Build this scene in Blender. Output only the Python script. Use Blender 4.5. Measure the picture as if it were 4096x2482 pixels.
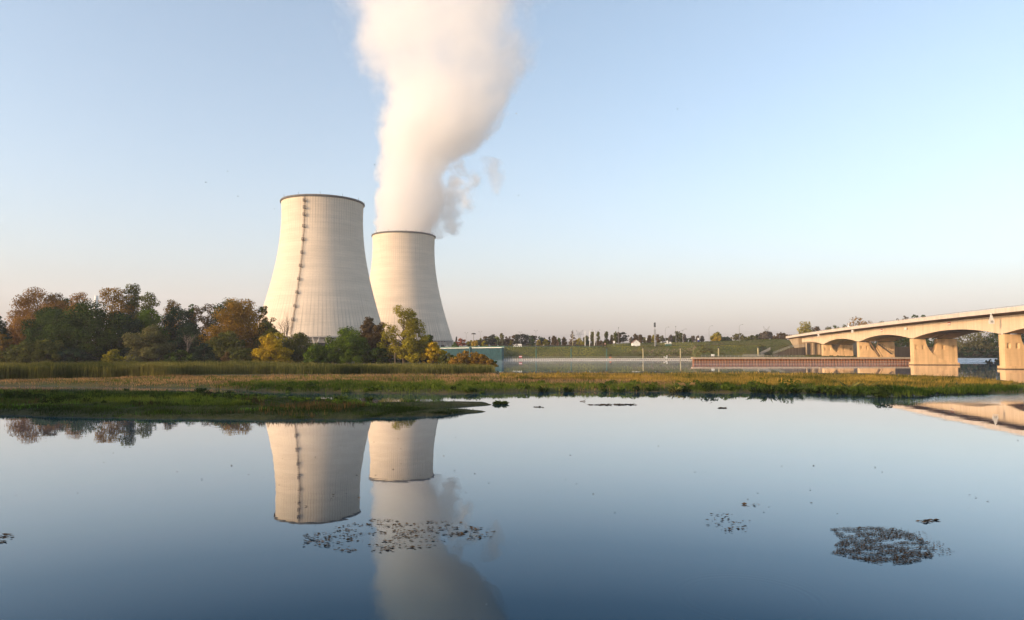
import bpy, bmesh, math, random
import numpy as np
from mathutils import Vector, Matrix
for o in list(bpy.data.objects): bpy.data.objects.remove(o, do_unlink=True)
SC = bpy.context.scene
COL = SC.collection
R = math.radians
# ---------------------------------------------------------------- camera
F_PX, CXP, CYP, HC = 2800.0, 2048.0, 1241.0, 5.7          # focal length in photo pixels, centre, eye height
PITCH = math.atan((1404.0 - CYP) / F_PX)
cam = bpy.data.cameras.new("camera"); camo = bpy.data.objects.new("camera", cam); COL.objects.link(camo)
cam.sensor_width = 36; cam.sensor_fit = 'HORIZONTAL'; cam.lens = 36 * F_PX / 4096
cam.clip_start = 0.1; cam.clip_end = 30000
camo.location = (0, 0, HC); camo.rotation_euler = (math.pi / 2 + PITCH, 0, 0)
SC.camera = camo
# ---------------------------------------------------------------- light
SUN_AZ, SUN_EL = R(243.3), R(15.0)
SUNV = Vector((math.sin(SUN_AZ) * math.cos(SUN_EL), math.cos(SUN_AZ) * math.cos(SUN_EL), math.sin(SUN_EL)))
W = bpy.data.worlds.new("World"); SC.world = W; W.use_nodes = True
wn = W.node_tree.nodes; wl = W.node_tree.links
bg = wn['Background']; bg.inputs[1].default_value = 0.15
sky = wn.new('ShaderNodeTexSky'); sky.sky_type = 'NISHITA'; sky.sun_disc = False
sky.sun_elevation = SUN_EL; sky.sun_rotation = SUN_AZ; sky.altitude = 0
sky.air_density = 1.0; sky.dust_density = 3.1; sky.ozone_density = 2.0
hs = wn.new('ShaderNodeHueSaturation'); hs.inputs['Saturation'].default_value = 0.86; hs.inputs['Hue'].default_value = 0.490
wl.new(sky.outputs[0], hs.inputs['Color']); wl.new(hs.outputs[0], bg.inputs[0])
sl = bpy.data.lights.new("sun", 'SUN'); sl.energy = 1.95; sl.angle = R(0.6); sl.color = (1.0, 0.64, 0.32)
so = bpy.data.objects.new("sun", sl); COL.objects.link(so); so.location = (-300, -150, 200)
so.rotation_euler = (-SUNV).to_track_quat('-Z', 'Y').to_euler()
SC.view_settings.view_transform = 'Standard'; SC.view_settings.look = 'None'
SC.view_settings.exposure = 1.13; SC.view_settings.gamma = 1.0; SC.view_settings.use_curve_mapping = False
SC.cycles.max_bounces = 10; SC.cycles.diffuse_bounces = 2; SC.cycles.glossy_bounces = 3
SC.cycles.transmission_bounces = 3; SC.cycles.volume_bounces = 8; SC.cycles.transparent_max_bounces = 8
SC.cycles.use_denoising = True
SC.cycles.caustics_reflective = False; SC.cycles.caustics_refractive = False

# ---------------------------------------------------------------- helpers
def ray(px, py):
    cx = (px - CXP) / F_PX; cy = (CYP - py) / F_PX
    return cx, math.cos(PITCH) - cy * math.sin(PITCH), math.sin(PITCH) + cy * math.cos(PITCH)
def at(px, py, Y):
    a, b, c = ray(px, py); t = Y / b
    return Vector((a * t, Y, HC + c * t))
def onz(px, py, z=0.0):
    a, b, c = ray(px, py); t = (z - HC) / c
    return Vector((a * t, b * t, z))
def mpp(Y): return Y / F_PX
def tag(o, label=None, cat=None, group=None, kind=None):
    if label: o['label'] = label
    if cat: o['category'] = cat
    if group: o['group'] = group
    if kind: o['kind'] = kind
    return o
def empty(name, loc, label=None, cat=None, group=None, rz=0.0):
    o = bpy.data.objects.new(name, None); COL.objects.link(o)
    o.location = loc; o.rotation_euler = (0, 0, rz); o.empty_display_size = 0.5
    return tag(o, label, cat, group)
def np_mesh(name, V, Fc, mat=None, parent=None, tint=None, smooth=False, loc=None):
    V = np.asarray(V, dtype=np.float32); Fc = np.asarray(Fc, dtype=np.int32)
    me = bpy.data.meshes.new(name)
    n, k = Fc.shape
    me.vertices.add(len(V)); me.vertices.foreach_set('co', V.ravel())
    me.loops.add(n * k); me.loops.foreach_set('vertex_index', Fc.ravel())
    me.polygons.add(n); me.polygons.foreach_set('loop_start', np.arange(n, dtype=np.int32) * k)
    if smooth: me.polygons.foreach_set('use_smooth', np.ones(n, dtype=bool))
    if tint is not None:
        a = me.attributes.new('tint', 'FLOAT', 'POINT'); a.data.foreach_set('value', np.asarray(tint, dtype=np.float32))
    me.update(calc_edges=True); me.validate()
    o = bpy.data.objects.new(name, me); COL.objects.link(o)
    if mat: me.materials.append(mat)
    if parent: o.parent = parent
    if loc is not None: o.location = loc
    return o
def fbm(p, seed=0, octv=4, lac=2.0, gain=0.5):
    """vectorised value noise in [-1,1] on an (N,3) array"""
    p = np.asarray(p, dtype=np.float64); tot = np.zeros(len(p)); amp = 1.0; norm = 0
    def h(i, j, k, s):
        n = (i * 374761393 + j * 668265263 + k * 2147483647 % 1013904223 + k * 1274126177 + s * 974634777) & 0xffffffff
        n = ((n ^ (n >> 13)) * 1274126177) & 0xffffffff
        return ((n ^ (n >> 16)) & 0xffff) / 32767.5 - 1.0
    for o_ in range(octv):
        q = p * (lac ** o_) + 17.3 * o_; i = np.floor(q).astype(np.int64); f = q - i; f = f * f * (3 - 2 * f)
        r = 0
        for dx in (0, 1):
            for dy in (0, 1):
                for dz in (0, 1):
                    w = (f[:, 0] if dx else 1 - f[:, 0]) * (f[:, 1] if dy else 1 - f[:, 1]) * (f[:, 2] if dz else 1 - f[:, 2])
                    r = r + w * h(i[:, 0] + dx, i[:, 1] + dy, i[:, 2] + dz, seed + o_)
        tot += amp * r; norm += amp; amp *= gain
    return tot / norm
class MB:
    """collects solids and builds ONE mesh object"""
    def __init__(s): s.v = []; s.f = []
    def add(s, vs, fs):
        n = len(s.v); s.v += [tuple(v) for v in vs]; s.f += [tuple(i + n for i in f) for f in fs]; return s
    def box(s, c, d, rz=0.0, ux=None):
        x, y, z = d[0] / 2, d[1] / 2, d[2] / 2; cs, sn = math.cos(rz), math.sin(rz); vs = []
        for sx, sy, sz in ((-1,-1,-1),(1,-1,-1),(1,1,-1),(-1,1,-1),(-1,-1,1),(1,-1,1),(1,1,1),(-1,1,1)):
            a, b = sx * x, sy * y
            vs.append((c[0] + a * cs - b * sn, c[1] + a * sn + b * cs, c[2] + sz * z))
        return s.add(vs, ((3,2,1,0),(4,5,6,7),(0,1,5,4),(1,2,6,5),(2,3,7,6),(3,0,4,7)))
    def tube(s, pts, rad, n=6):
        pts = [Vector(p) for p in pts]
        if not hasattr(rad, '__len__'): rad = [rad] * len(pts)
        rings = []
        for i, p in enumerate(pts):
            d = (pts[min(i + 1, len(pts) - 1)] - pts[max(i - 1, 0)])
            if d.length < 1e-9: d = Vector((0, 0, 1))
            d.normalize(); u = d.cross(Vector((0.13, 0.97, 0.2)));
            if u.length < 0.05: u = d.cross(Vector((1, 0, 0)))
            u.normalize(); w = d.cross(u)
            rings.append([p + (u * math.cos(2 * math.pi * k / n) + w * math.sin(2 * math.pi * k / n)) * rad[i] for k in range(n)])
        vs = [v for r in rings for v in r]; fs = []
        for i in range(len(pts) - 1):
            for k in range(n):
                fs.append((i * n + k, i * n + (k + 1) % n, (i + 1) * n + (k + 1) % n, (i + 1) * n + k))
        fs.append(tuple(range(n))[::-1]); fs.append(tuple((len(pts) - 1) * n + k for k in range(n)))
        return s.add(vs, fs)
    def lathe(s, prof, n=24, c=(0, 0, 0), closed=False):
        vs = []; fs = []
        for r, z in prof:
            for k in range(n):
                a = 2 * math.pi * k / n; vs.append((c[0] + r * math.cos(a), c[1] + r * math.sin(a), c[2] + z))
        m = len(prof)
        for i in range(m if closed else m - 1):
            j = (i + 1) % m
            for k in range(n): fs.append((i * n + k, i * n + (k + 1) % n, j * n + (k + 1) % n, j * n + k))
        if not closed:
            if prof[0][0] > 1e-6: fs.append(tuple(range(n))[::-1])
            if prof[-1][0] > 1e-6: fs.append(tuple((m - 1) * n + k for k in range(n)))
        return s.add(vs, fs)
    def prism(s, poly, ex):
        """closed polygon (list of 3-D points) extruded by the vector ex"""
        n = len(poly); ex = Vector(ex); a = [Vector(p) for p in poly]; vs = a + [p + ex for p in a]
        fs = [tuple(range(n))[::-1], tuple(range(n, 2 * n))]
        for i in range(n): fs.append((i, (i + 1) % n, n + (i + 1) % n, n + i))
        return s.add(vs, fs)
    def build(s, name, mat, parent=None, off=None, smooth=False, loc=None, bevel=0.0):
        me = bpy.data.meshes.new(name)
        v = s.v if off is None else [(a[0] - off[0], a[1] - off[1], a[2] - off[2]) for a in s.v]
        me.from_pydata(v, [], s.f); me.materials.append(mat)
        bm = bmesh.new(); bm.from_mesh(me); bmesh.ops.recalc_face_normals(bm, faces=bm.faces)
        if bevel: bmesh.ops.bevel(bm, geom=bm.edges, offset=bevel, segments=1, affect='EDGES')
        bm.to_mesh(me); bm.free()
        if smooth:
            me.polygons.foreach_set('use_smooth', np.ones(len(me.polygons), dtype=bool))
            me.set_sharp_from_angle(angle=R(35))
        o = bpy.data.objects.new(name, me); COL.objects.link(o)
        if parent: o.parent = parent
        if loc is not None: o.location = loc
        return o
def dup(o, loc=None, parent=None, label=None, rz=None, group=None, scale=None):
    """a copy of a thing with copies of its parts and sub-parts"""
    c = o.copy(); COL.objects.link(c)
    if parent: c.parent = parent
    if loc is not None: c.location = loc
    if rz is not None: c.rotation_euler = (0, 0, rz)
    if scale is not None: c.scale = (scale,) * 3
    if label: c['label'] = label
    if group: c['group'] = group
    for ch in list(o.children): dup(ch, parent=c)
    return c
# ---------------------------------------------------------------- materials
def nodes(name):
    m = bpy.data.materials.new(name); m.use_nodes = True
    return m, m.node_tree.nodes, m.node_tree.links, m.node_tree.nodes['Principled BSDF']
def mat(name, c, rough=0.8, var=0.25, scale=1.5, c2=None, metal=0.0, bump=0.0, stretch=(1, 1, 1), spec=0.3):
    m, n, l, p = nodes(name)
    p.inputs['Roughness'].default_value = rough; p.inputs['Metallic'].default_value = metal
    p.inputs['Specular IOR Level'].default_value = spec
    tc = n.new('ShaderNodeTexCoord'); mp = n.new('ShaderNodeMapping'); mp.inputs['Scale'].default_value = stretch
    l.new(tc.outputs['Object'], mp.inputs[0])
    nz = n.new('ShaderNodeTexNoise'); nz.inputs['Scale'].default_value = scale; nz.inputs['Detail'].default_value = 6
    nz.inputs['Roughness'].default_value = 0.65
    l.new(mp.outputs[0], nz.inputs['Vector'])
    rp = n.new('ShaderNodeValToRGB'); rp.color_ramp.elements[0].position = 0.32; rp.color_ramp.elements[1].position = 0.68
    c2 = c2 or tuple(x * (1 - var) for x in c)
    rp.color_ramp.elements[0].color = (*c2, 1); rp.color_ramp.elements[1].color = (*[min(1, x * (1 + var * .4)) for x in c], 1)
    l.new(nz.outputs[0], rp.inputs[0]); l.new(rp.outputs[0], p.inputs['Base Color'])
    if bump:
        b = n.new('ShaderNodeBump'); b.inputs['Strength'].default_value = bump; b.inputs['Distance'].default_value = 0.1
        l.new(nz.outputs[0], b.inputs['Height']); l.new(b.outputs[0], p.inputs['Normal'])
    return m
def leafmat(name, ca, cb, trans=0.3):
    m = bpy.data.materials.new(name); m.use_nodes = True; n = m.node_tree.nodes; l = m.node_tree.links; n.clear()
    out = n.new('ShaderNodeOutputMaterial'); at_ = n.new('ShaderNodeAttribute'); at_.attribute_name = 'tint'
    mx = n.new('ShaderNodeValToRGB'); mx.color_ramp.elements[0].color = (*ca, 1); mx.color_ramp.elements[1].color = (*cb, 1)
    l.new(at_.outputs['Fac'], mx.inputs[0])
    d = n.new('ShaderNodeBsdfDiffuse'); t = n.new('ShaderNodeBsdfTranslucent'); s = n.new('ShaderNodeMixShader')
    s.inputs[0].default_value = trans
    l.new(mx.outputs[0], d.inputs[0]); l.new(mx.outputs[0], t.inputs[0]); l.new(d.outputs[0], s.inputs[1]); l.new(t.outputs[0], s.inputs[2])
    l.new(s.outputs[0], out.inputs[0]); return m
def math_(n, l, op, a, b=None, clamp=False):
    k = n.new('ShaderNodeMath'); k.operation = op; k.use_clamp = clamp
    for i, x in enumerate((a, b)):
        if x is None: continue
        if isinstance(x, (int, float)): k.inputs[i].default_value = x
        else: l.new(x, k.inputs[i])
    return k.outputs[0]
def maprange(n, l, v, a, b, c=0.0, d=1.0, smooth=False):
    k = n.new('ShaderNodeMapRange'); k.interpolation_type = 'SMOOTHSTEP' if smooth else 'LINEAR'
    l.new(v, k.inputs['Value'])
    for nm, x in zip(('From Min', 'From Max', 'To Min', 'To Max'), (a, b, c, d)): k.inputs[nm].default_value = x
    return k.outputs[0]
def mixc(n, l, f, a, b, mode='MIX'):
    k = n.new('ShaderNodeMix'); k.data_type = 'RGBA'; k.blend_type = mode
    for s, x in ((k.inputs[0], f), (k.inputs[6], a), (k.inputs[7], b)):
        if isinstance(x, (int, float)): s.default_value = x
        elif isinstance(x, tuple): s.default_value = (*x, 1)
        else: l.new(x, s)
    return k.outputs[2]

M = {}
M['steel_dark'] = mat('steel_dark', (.06, .055, .05), .6)
M['steel_grey'] = mat('steel_grey', (.28, .28, .28), .5)
M['white'] = mat('white_paint', (.75, .74, .7), .55, .12)
M['black'] = mat('black_paint', (.012, .012, .014), .5)
M['rust'] = mat('rusty_steel', (.40, .15, .05), .85, .5, 2.5, (.20, .07, .025))
M['cap'] = mat('concrete_cap', (.50, .38, .27), .85, .25, 1.2)
M['ladder'] = mat('ladder_steel', (.085, .068, .052), .7); M['teal'] = mat('teal_painted_steel', (.03, .095, .105), .6, .45, .6)
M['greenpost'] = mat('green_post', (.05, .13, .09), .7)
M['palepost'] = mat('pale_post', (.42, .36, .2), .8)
M['red'] = mat('red_paint', (.42, .06, .06), .6); M['faded'] = mat('faded_red_paint', (.45, .27, .2), .7)
M['orange'] = mat('orange_paint', (.6, .17, .05), .6)
M['blue'] = mat('blue_paint', (.03, .05, .3), .5)
M['bark'] = mat('bark', (.13, .095, .065), .95, .4, 3)
M['palebark'] = mat('pale_bark', (.22, .165, .12), .95, .3, 3)
M['roof'] = mat('roof_tile', (.26, .15, .11), .85)
M['rail'] = mat('galvanised_rail', (.34, .33, .3), .5)
M['boat'] = mat('white_bodywork', (.78, .76, .72), .4, .06)
M['float'] = mat('float_plastic', (.78, .73, .64), .7, .3, 1.0)

# bridge / tower concretes
def concrete(name, base, dark, kind):
    m, n, l, p = nodes(name); p.inputs['Roughness'].default_value = 0.9; p.inputs['Specular IOR Level'].default_value = 0.2
    tc = n.new('ShaderNodeTexCoord'); sp = n.new('ShaderNodeSeparateXYZ'); l.new(tc.outputs['Object'], sp.inputs[0])
    x, y, z = sp.outputs
    def noise(vec, sc, det=5, rg=.6):
        t = n.new('ShaderNodeTexNoise'); t.inputs['Scale'].default_value = sc; t.inputs['Detail'].default_value = det
        t.inputs['Roughness'].default_value = rg; l.new(vec, t.inputs['Vector']); return t.outputs[0]
    def comb(a, b, c):
        k = n.new('ShaderNodeCombineXYZ')
        for s, v in zip(k.inputs, (a, b, c)):
            if isinstance(v, (int, float)): s.default_value = v
            else: l.new(v, s)
        return k.outputs[0]
    if kind == 'tower':
        ang = math_(n, l, 'ARCTAN2', y, x)
        A = math_(n, l, 'MULTIPLY', ang, 100 / (2 * math.pi))
        fr = math_(n, l, 'FRACT', math_(n, l, 'ADD', A, 50.0))
        d = math_(n, l, 'ABSOLUTE', math_(n, l, 'SUBTRACT', fr, 0.5))
        rib = maprange(n, l, d, 0.0, 0.16, 1, 0, True)
        per = noise(comb(math_(n, l, 'MULTIPLY', ang, 14.0), 0.0, math_(n, l, 'MULTIPLY', z, 0.025)), 1.0, 3)
        top = maprange(n, l, z, 95, 135, 0, 1, True); bot = maprange(n, l, z, 75, 25, 0, .85, True)
        zone = math_(n, l, 'ADD', math_(n, l, 'MULTIPLY', top, .9), bot); zone = math_(n, l, 'ADD', zone, .22)
        ribs = math_(n, l, 'MULTIPLY', math_(n, l, 'MULTIPLY', rib, zone), maprange(n, l, per, .35, .65, .15, 1), True)
        hz = math_(n, l, 'MULTIPLY', z, 1 / 2.6)
        hd = math_(n, l, 'ABSOLUTE', math_(n, l, 'SUBTRACT', math_(n, l, 'FRACT', hz), 0.5))
        hline = maprange(n, l, hd, 0.0, .2, 1, 0, True)
        band = noise(comb(math_(n, l, 'MULTIPLY', ang, .9), 3.0, math_(n, l, 'MULTIPLY', z, .16)), 1.0, 4)
        streak = noise(comb(math_(n, l, 'MULTIPLY', ang, 30.0), 7.0, math_(n, l, 'MULTIPLY', z, .02)), 1.0, 4)
        fine = noise(comb(math_(n, l, 'MULTIPLY', ang, 45.0), 1.0, math_(n, l, 'MULTIPLY', z, .8)), 1.0, 3)
        c = mixc(n, l, maprange(n, l, band, .36, .66, 0, .8), base, tuple(q * .80 for q in base))
        lb = maprange(n, l, band, .62, .70, 0, .45)
        c = mixc(n, l, lb, c, tuple(min(1, q * 1.18) for q in base))
        c = mixc(n, l, math_(n, l, 'MULTIPLY', ribs, .72), c, dark)
        c = mixc(n, l, math_(n, l, 'MULTIPLY', hline, .10), c, dark)
        sb = math_(n, l, 'MULTIPLY', maprange(n, l, streak, .45, .75, 0, 1), math_(n, l, 'ADD', maprange(n, l, z, 149, 159, 0, .55, True), maprange(n, l, z, 45, 19, .06, .5, True)))
        c = mixc(n, l, sb, c, tuple(q * .7 for q in dark))
        c = mixc(n, l, maprange(n, l, fine, .35, .65, 0, .18), c, dark)
        bh = math_(n, l, 'MULTIPLY', rib, -0.25)
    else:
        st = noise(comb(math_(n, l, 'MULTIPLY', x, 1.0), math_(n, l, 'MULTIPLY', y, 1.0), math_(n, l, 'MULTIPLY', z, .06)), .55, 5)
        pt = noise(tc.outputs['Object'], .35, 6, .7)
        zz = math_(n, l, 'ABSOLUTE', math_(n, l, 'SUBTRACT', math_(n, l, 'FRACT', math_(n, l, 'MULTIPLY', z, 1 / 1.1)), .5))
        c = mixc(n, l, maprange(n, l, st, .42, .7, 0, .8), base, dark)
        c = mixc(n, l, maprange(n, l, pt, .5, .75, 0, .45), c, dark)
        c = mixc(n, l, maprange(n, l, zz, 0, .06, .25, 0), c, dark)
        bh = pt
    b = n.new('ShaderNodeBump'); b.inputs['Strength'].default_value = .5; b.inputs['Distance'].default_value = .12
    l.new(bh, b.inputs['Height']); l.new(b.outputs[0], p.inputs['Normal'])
    l.new(c, p.inputs['Base Color']); return m
M['tower'] = concrete('tower_concrete', (.72, .605, .475), (.30, .25, .20), 'tower')
M['pier'] = concrete('pier_concrete', (.70, .47, .25), (.42, .27, .14), 'pier')
M['girder'] = concrete('girder_concrete', (.68, .53, .37), (.50, .37, .25), 'girder')
M['slab'] = concrete('shaded_stained_concrete', (.15, .095, .055), (.08, .05, .028), 'girder')  # strong shadow under the deck is put into this dark colour
M['parapet'] = concrete('parapet_concrete', (.60, .51, .43), (.48, .40, .33), 'girder')
M['quaywall'] = concrete('quay_wall_concrete', (.42, .32, .21), (.22, .15, .09), 'pier')
M['rim'] = mat('tower_rim_concrete', (.13, .125, .115), .9, .4, .6)
M['tower_in'] = mat('tower_recess_shade', (.05, .055, .06), .9, .4, .4)  # near-black tone paints the shade inside the tower base
M['towerleg'] = mat('tower_leg_concrete', (.46, .41, .35), .9)
# ---------------------------------------------------------------- water
def water_mat():
    m, n, l, p = nodes('river_water')
    # polished water: reflectance rises steeply towards grazing view, over a dark blue-green body
    lw = n.new('ShaderNodeLayerWeight'); lw.inputs['Blend'].default_value = .5
    rp = n.new('ShaderNodeValToRGB'); e = rp.color_ramp.elements; e[0].position = 0.0; e[0].color = (.02, .02, .02, 1); e[1].position = 1.0; e[1].color = (1, 1, 1, 1)
    for q, c in ((.50, (.035, .045, .055)), (.62, (.046, .070, .090)), (.67, (.080, .110, .134)), (.741, (.205, .24, .262)), (.80, (.39, .41, .415)), (.85, (.55, .56, .56)), (.913, (.76, .765, .77))):
        k = e.new(q); k.color = (*c, 1)
    l.new(lw.outputs['Facing'], rp.inputs[0])
    gl = n.new('ShaderNodeBsdfGlossy'); gl.inputs['Roughness'].default_value = 0.012; l.new(rp.outputs[0], gl.inputs['Color'])
    df = n.new('ShaderNodeBsdfDiffuse'); df.inputs['Color'].default_value = (.0012, .010, .022, 1)
    ad = n.new('ShaderNodeAddShader'); l.new(gl.outputs[0], ad.inputs[0]); l.new(df.outputs[0], ad.inputs[1]); l.new(ad.outputs[0], n['Material Output'].inputs['Surface'])
    g = n.new('ShaderNodeNewGeometry'); pos = g.outputs['Position']
    def noise(sc, vec, det=2):
        mp = n.new('ShaderNodeMapping'); mp.inputs['Scale'].default_value = vec; l.new(pos, mp.inputs[0])
        t = n.new('ShaderNodeTexNoise'); t.inputs['Scale'].default_value = sc; t.inputs['Detail'].default_value = det
        l.new(mp.outputs[0], t.inputs['Vector']); return t.outputs[0]
    h = math_(n, l, 'MULTIPLY', noise(.9, (1, 1.0, 1)), .0016)
    h = math_(n, l, 'ADD', h, math_(n, l, 'MULTIPLY', noise(.22, (1, 1, 1)), .0045))
    # livelier water in the current under the bridge and by the right shore
    sp = n.new('ShaderNodeSeparateXYZ'); l.new(pos, sp.inputs[0])
    lv = math_(n, l, 'MULTIPLY', maprange(n, l, sp.outputs[0], 26, 55, 0, 1, True),
               math_(n, l, 'MULTIPLY', maprange(n, l, sp.outputs[1], 74, 84, 0, 1, True), maprange(n, l, sp.outputs[1], 100, 90, 0, 1, True)))
    h = math_(n, l, 'ADD', h, math_(n, l, 'MULTIPLY', math_(n, l, 'MULTIPLY', noise(1.6, (1, 1, 1), 4), .05), lv))
    for (px, py, rr, ww, aa) in ((2990, 2392, 1.55, .42, .0016), (2905, 2370, 2.2, .35, .0006)):
        c = onz(px, py)
        vm = n.new('ShaderNodeVectorMath'); vm.operation = 'DISTANCE'; l.new(pos, vm.inputs[0]); vm.inputs[1].default_value = c
        d = vm.outputs['Value']
        win = maprange(n, l, math_(n, l, 'ABSOLUTE', math_(n, l, 'SUBTRACT', d, rr)), 0, ww, 1, 0, True)
        wv = math_(n, l, 'SINE', math_(n, l, 'MULTIPLY', d, 2 * math.pi / .20))
        h = math_(n, l, 'ADD', h, math_(n, l, 'MULTIPLY', math_(n, l, 'MULTIPLY', wv, win), aa))
    b = n.new('ShaderNodeBump'); b.inputs['Strength'].default_value = 1.0; b.inputs['Distance'].default_value = 1.0
    l.new(h, b.inputs['Height']); l.new(b.outputs[0], gl.inputs['Normal'])
    return m
wm = MB(); wm.add([(-1500, -300, 0), (1500, -300, 0), (1500, 900, 0), (-1500, 900, 0)], [(0, 1, 2, 3)])
wat = wm.build('river', water_mat()); tag(wat, kind='structure', label='still dark blue river water mirroring the sky', cat='river')
# ---------------------------------------------------------------- terrain
def sdist(P, poly):
    """signed distance (positive inside) of the (N,2) points to a polygon"""
    poly = np.asarray(poly, float); n = len(poly); d = np.full(len(P), 1e9); ins = np.zeros(len(P), bool)
    for i in range(n):
        a, b = poly[i], poly[(i + 1) % n]; e = b - a; w = P - a
        t = np.clip((w @ e) / max(e @ e, 1e-9), 0, 1); d = np.minimum(d, np.hypot(*(w - t[:, None] * e).T))
        c = (a[1] > P[:, 1]) != (b[1] > P[:, 1])
        with np.errstate(divide='ignore', invalid='ignore'):
            xi = (b[0] - a[0]) * (P[:, 1] - a[1]) / (b[1] - a[1]) + a[0]
        ins ^= c & (P[:, 0] < xi)
    return np.where(ins, d, -d)
def pxpoly(pts): return [tuple(onz(*p)[:2]) for p in pts]
SPIT = pxpoly([(-2600, 1600), (-1900, 1760), (-1100, 1740), (-700, 1655), (-300, 1659), (0, 1662), (300, 1666), (480, 1672), (700, 1674), (1000, 1678), (1300, 1679), (1500, 1672), (1650, 1666), (1800, 1658), (1900, 1652), (1985, 1649),
               (1890, 1643), (1750, 1640), (1620, 1637), (1760, 1629), (1960, 1620), (1940, 1614), (1700, 1614), (1560, 1617), (1480, 1622), (1390, 1612), (1340, 1602), (1200, 1598), (1080, 1592),
               (980, 1590), (930, 1580), (800, 1572), (650, 1574), (400, 1573), (200, 1572), (0, 1570), (-300, 1570), (-700, 1570), (-2600, 1570)])
BANKF = [(-900, 1541), (-300, 1543), (0, 1544), (200, 1543), (400, 1546), (600, 1549), (760, 1552), (850, 1553), (920, 1556), (1000, 1566), (1120, 1569), (1200, 1572), (1400, 1571), (1560, 1573), (1800, 1574),
         (2000, 1572), (2150, 1568), (2300, 1567), (2500, 1569), (2700, 1568), (2800, 1571), (2950, 1570), (3060, 1569), (3180, 1571), (3300, 1578), (3450, 1586), (3560, 1591), (3660, 1590), (3760, 1583), (3900, 1579), (4096, 1573), (4500, 1566)]
BANK = pxpoly(BANKF + [(4500, 1556), (4096, 1558), (3960, 1560), (3680, 1556), (3960, 1553), (4300, 1545), (4096, 1541), (4030, 1531), (3900, 1517), (3700, 1508), (3500, 1502), (3200, 1498), (3000, 1496), (2600, 1496), (2300, 1497), (2000, 1496)]) + \
       [(-9, 226), (-16, 262), (-30, 320), (-60, 410), (-92, 470), (-120, 520), (-900, 640), (-900, 200)]
def wob(P, seed, sc, amp): return fbm(np.c_[P * sc, np.zeros(len(P))], seed, 4) * amp
def zspit(P):
    d = sdist(P, SPIT) + wob(P, 3, .3, 1.3)
    z = np.where(d < 0, np.maximum(-.6, d * .25), .05 + .30 * (1 - np.exp(-np.maximum(d, 0) / .9)))
    z += np.where(d > 2, .22 * np.clip((d - 2) / 4, 0, 1) * (1 + wob(P, 8, .15, 1.0)), 0)
    return z
def zbank(P):
    d = sdist(P, BANK) + wob(P, 5, .2, 2.2)
    z = np.where(d < 0, np.maximum(-.8, d * .3), .05 + .45 * (1 - np.exp(-np.maximum(d, 0) / 1.2)))
    z += np.where(d > 3, .45 * np.clip((d - 3) / 18, 0, 1) * (1 + wob(P, 9, .06, .5)), 0)
    z += np.where(P[:, 0] < -20, 6.6 * np.clip((P[:, 1] - 300) / 130, 0, 1), 0) * (d > 3)
    return z
X_WALL0, Y_WALL0, X_WALL1, Y_WALL1 = -6.3, 430.0, -74.6, 600.0
def sstep(a, b, x): t = np.clip((x - a) / (b - a), 0, 1); return t * t * (3 - 2 * t)
QK = (2777.0 - CXP) / F_PX            # line of the quay's left end
def zfar(P):
    X, Y = P[:, 0], P[:, 1]
    q = sstep(QK - .004, QK + .012, X / Y); q2 = sstep(205, 240, X)
    Ya = 457 * (1 - q) + (402 + 46 * sstep(.352, .364, X / Y)) * q; Ya = Ya * (1 - q2) + 436 * q2
    zb = np.where(X < QK * Y, -1.2, 2.55); zb = zb * (1 - q2) - 1.0 * q2
    t1 = 8.2 + .4 * sstep(30, 120, X); t1 = t1 * (1 - q2) + 2.6 * q2
    z = zb + (t1 - zb) * np.clip((Y - Ya) / 32, 0, 1)
    T = np.interp(X, [-200, 40, 62, 84, 100, 130, 165, 200, 215, 240, 500], [.3, .3, 1.2, 2.6, 3.2, 3.6, 4.6, 6.0, 6.4, 1.0, .5])
    z += T * sstep(515, 542, Y)
    z += wob(P, 21, .05, .35) * sstep(Ya, Ya + 10, Y) + wob(P, 22, .25, .18) * sstep(Ya, Ya + 10, Y) * (.3 + q)
    Yw = Y_WALL0 + (X_WALL0 - X) * (Y_WALL1 - Y_WALL0) / (X_WALL0 - X_WALL1)
    z = np.where(X < X_WALL0 + 1.5, np.where(Y > Yw + 7.5, 7.5, -1.3), z)
    # the quay fill ends at the sheet-pile wall and east of the bridge
    z = np.where((X < QK * Y + .9) & (Y < 446), -1.5, z)
    z = np.where((Y < 336), -1.5, z); z = np.where((X > 203) & (Y < 398), -1.5, z)
    return z
def grid(name, x0, x1, y0, y1, st, zf, m, zmin=-.55):
    xs = np.arange(x0, x1 + 1e-6, st); ys = np.arange(y0, y1 + 1e-6, st); XX, YY = np.meshgrid(xs, ys)
    P = np.c_[XX.ravel(), YY.ravel()]; z = zf(P); V = np.c_[P, z]
    nx = len(xs); i = np.arange(len(ys) - 1)[:, None] * nx + np.arange(nx - 1)[None]; i = i.ravel()
    Q = np.c_[i, i + 1, i + nx + 1, i + nx]
    Q = Q[z[Q].max(1) > zmin]
    return np_mesh(name, V, Q, m, smooth=True)
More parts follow.
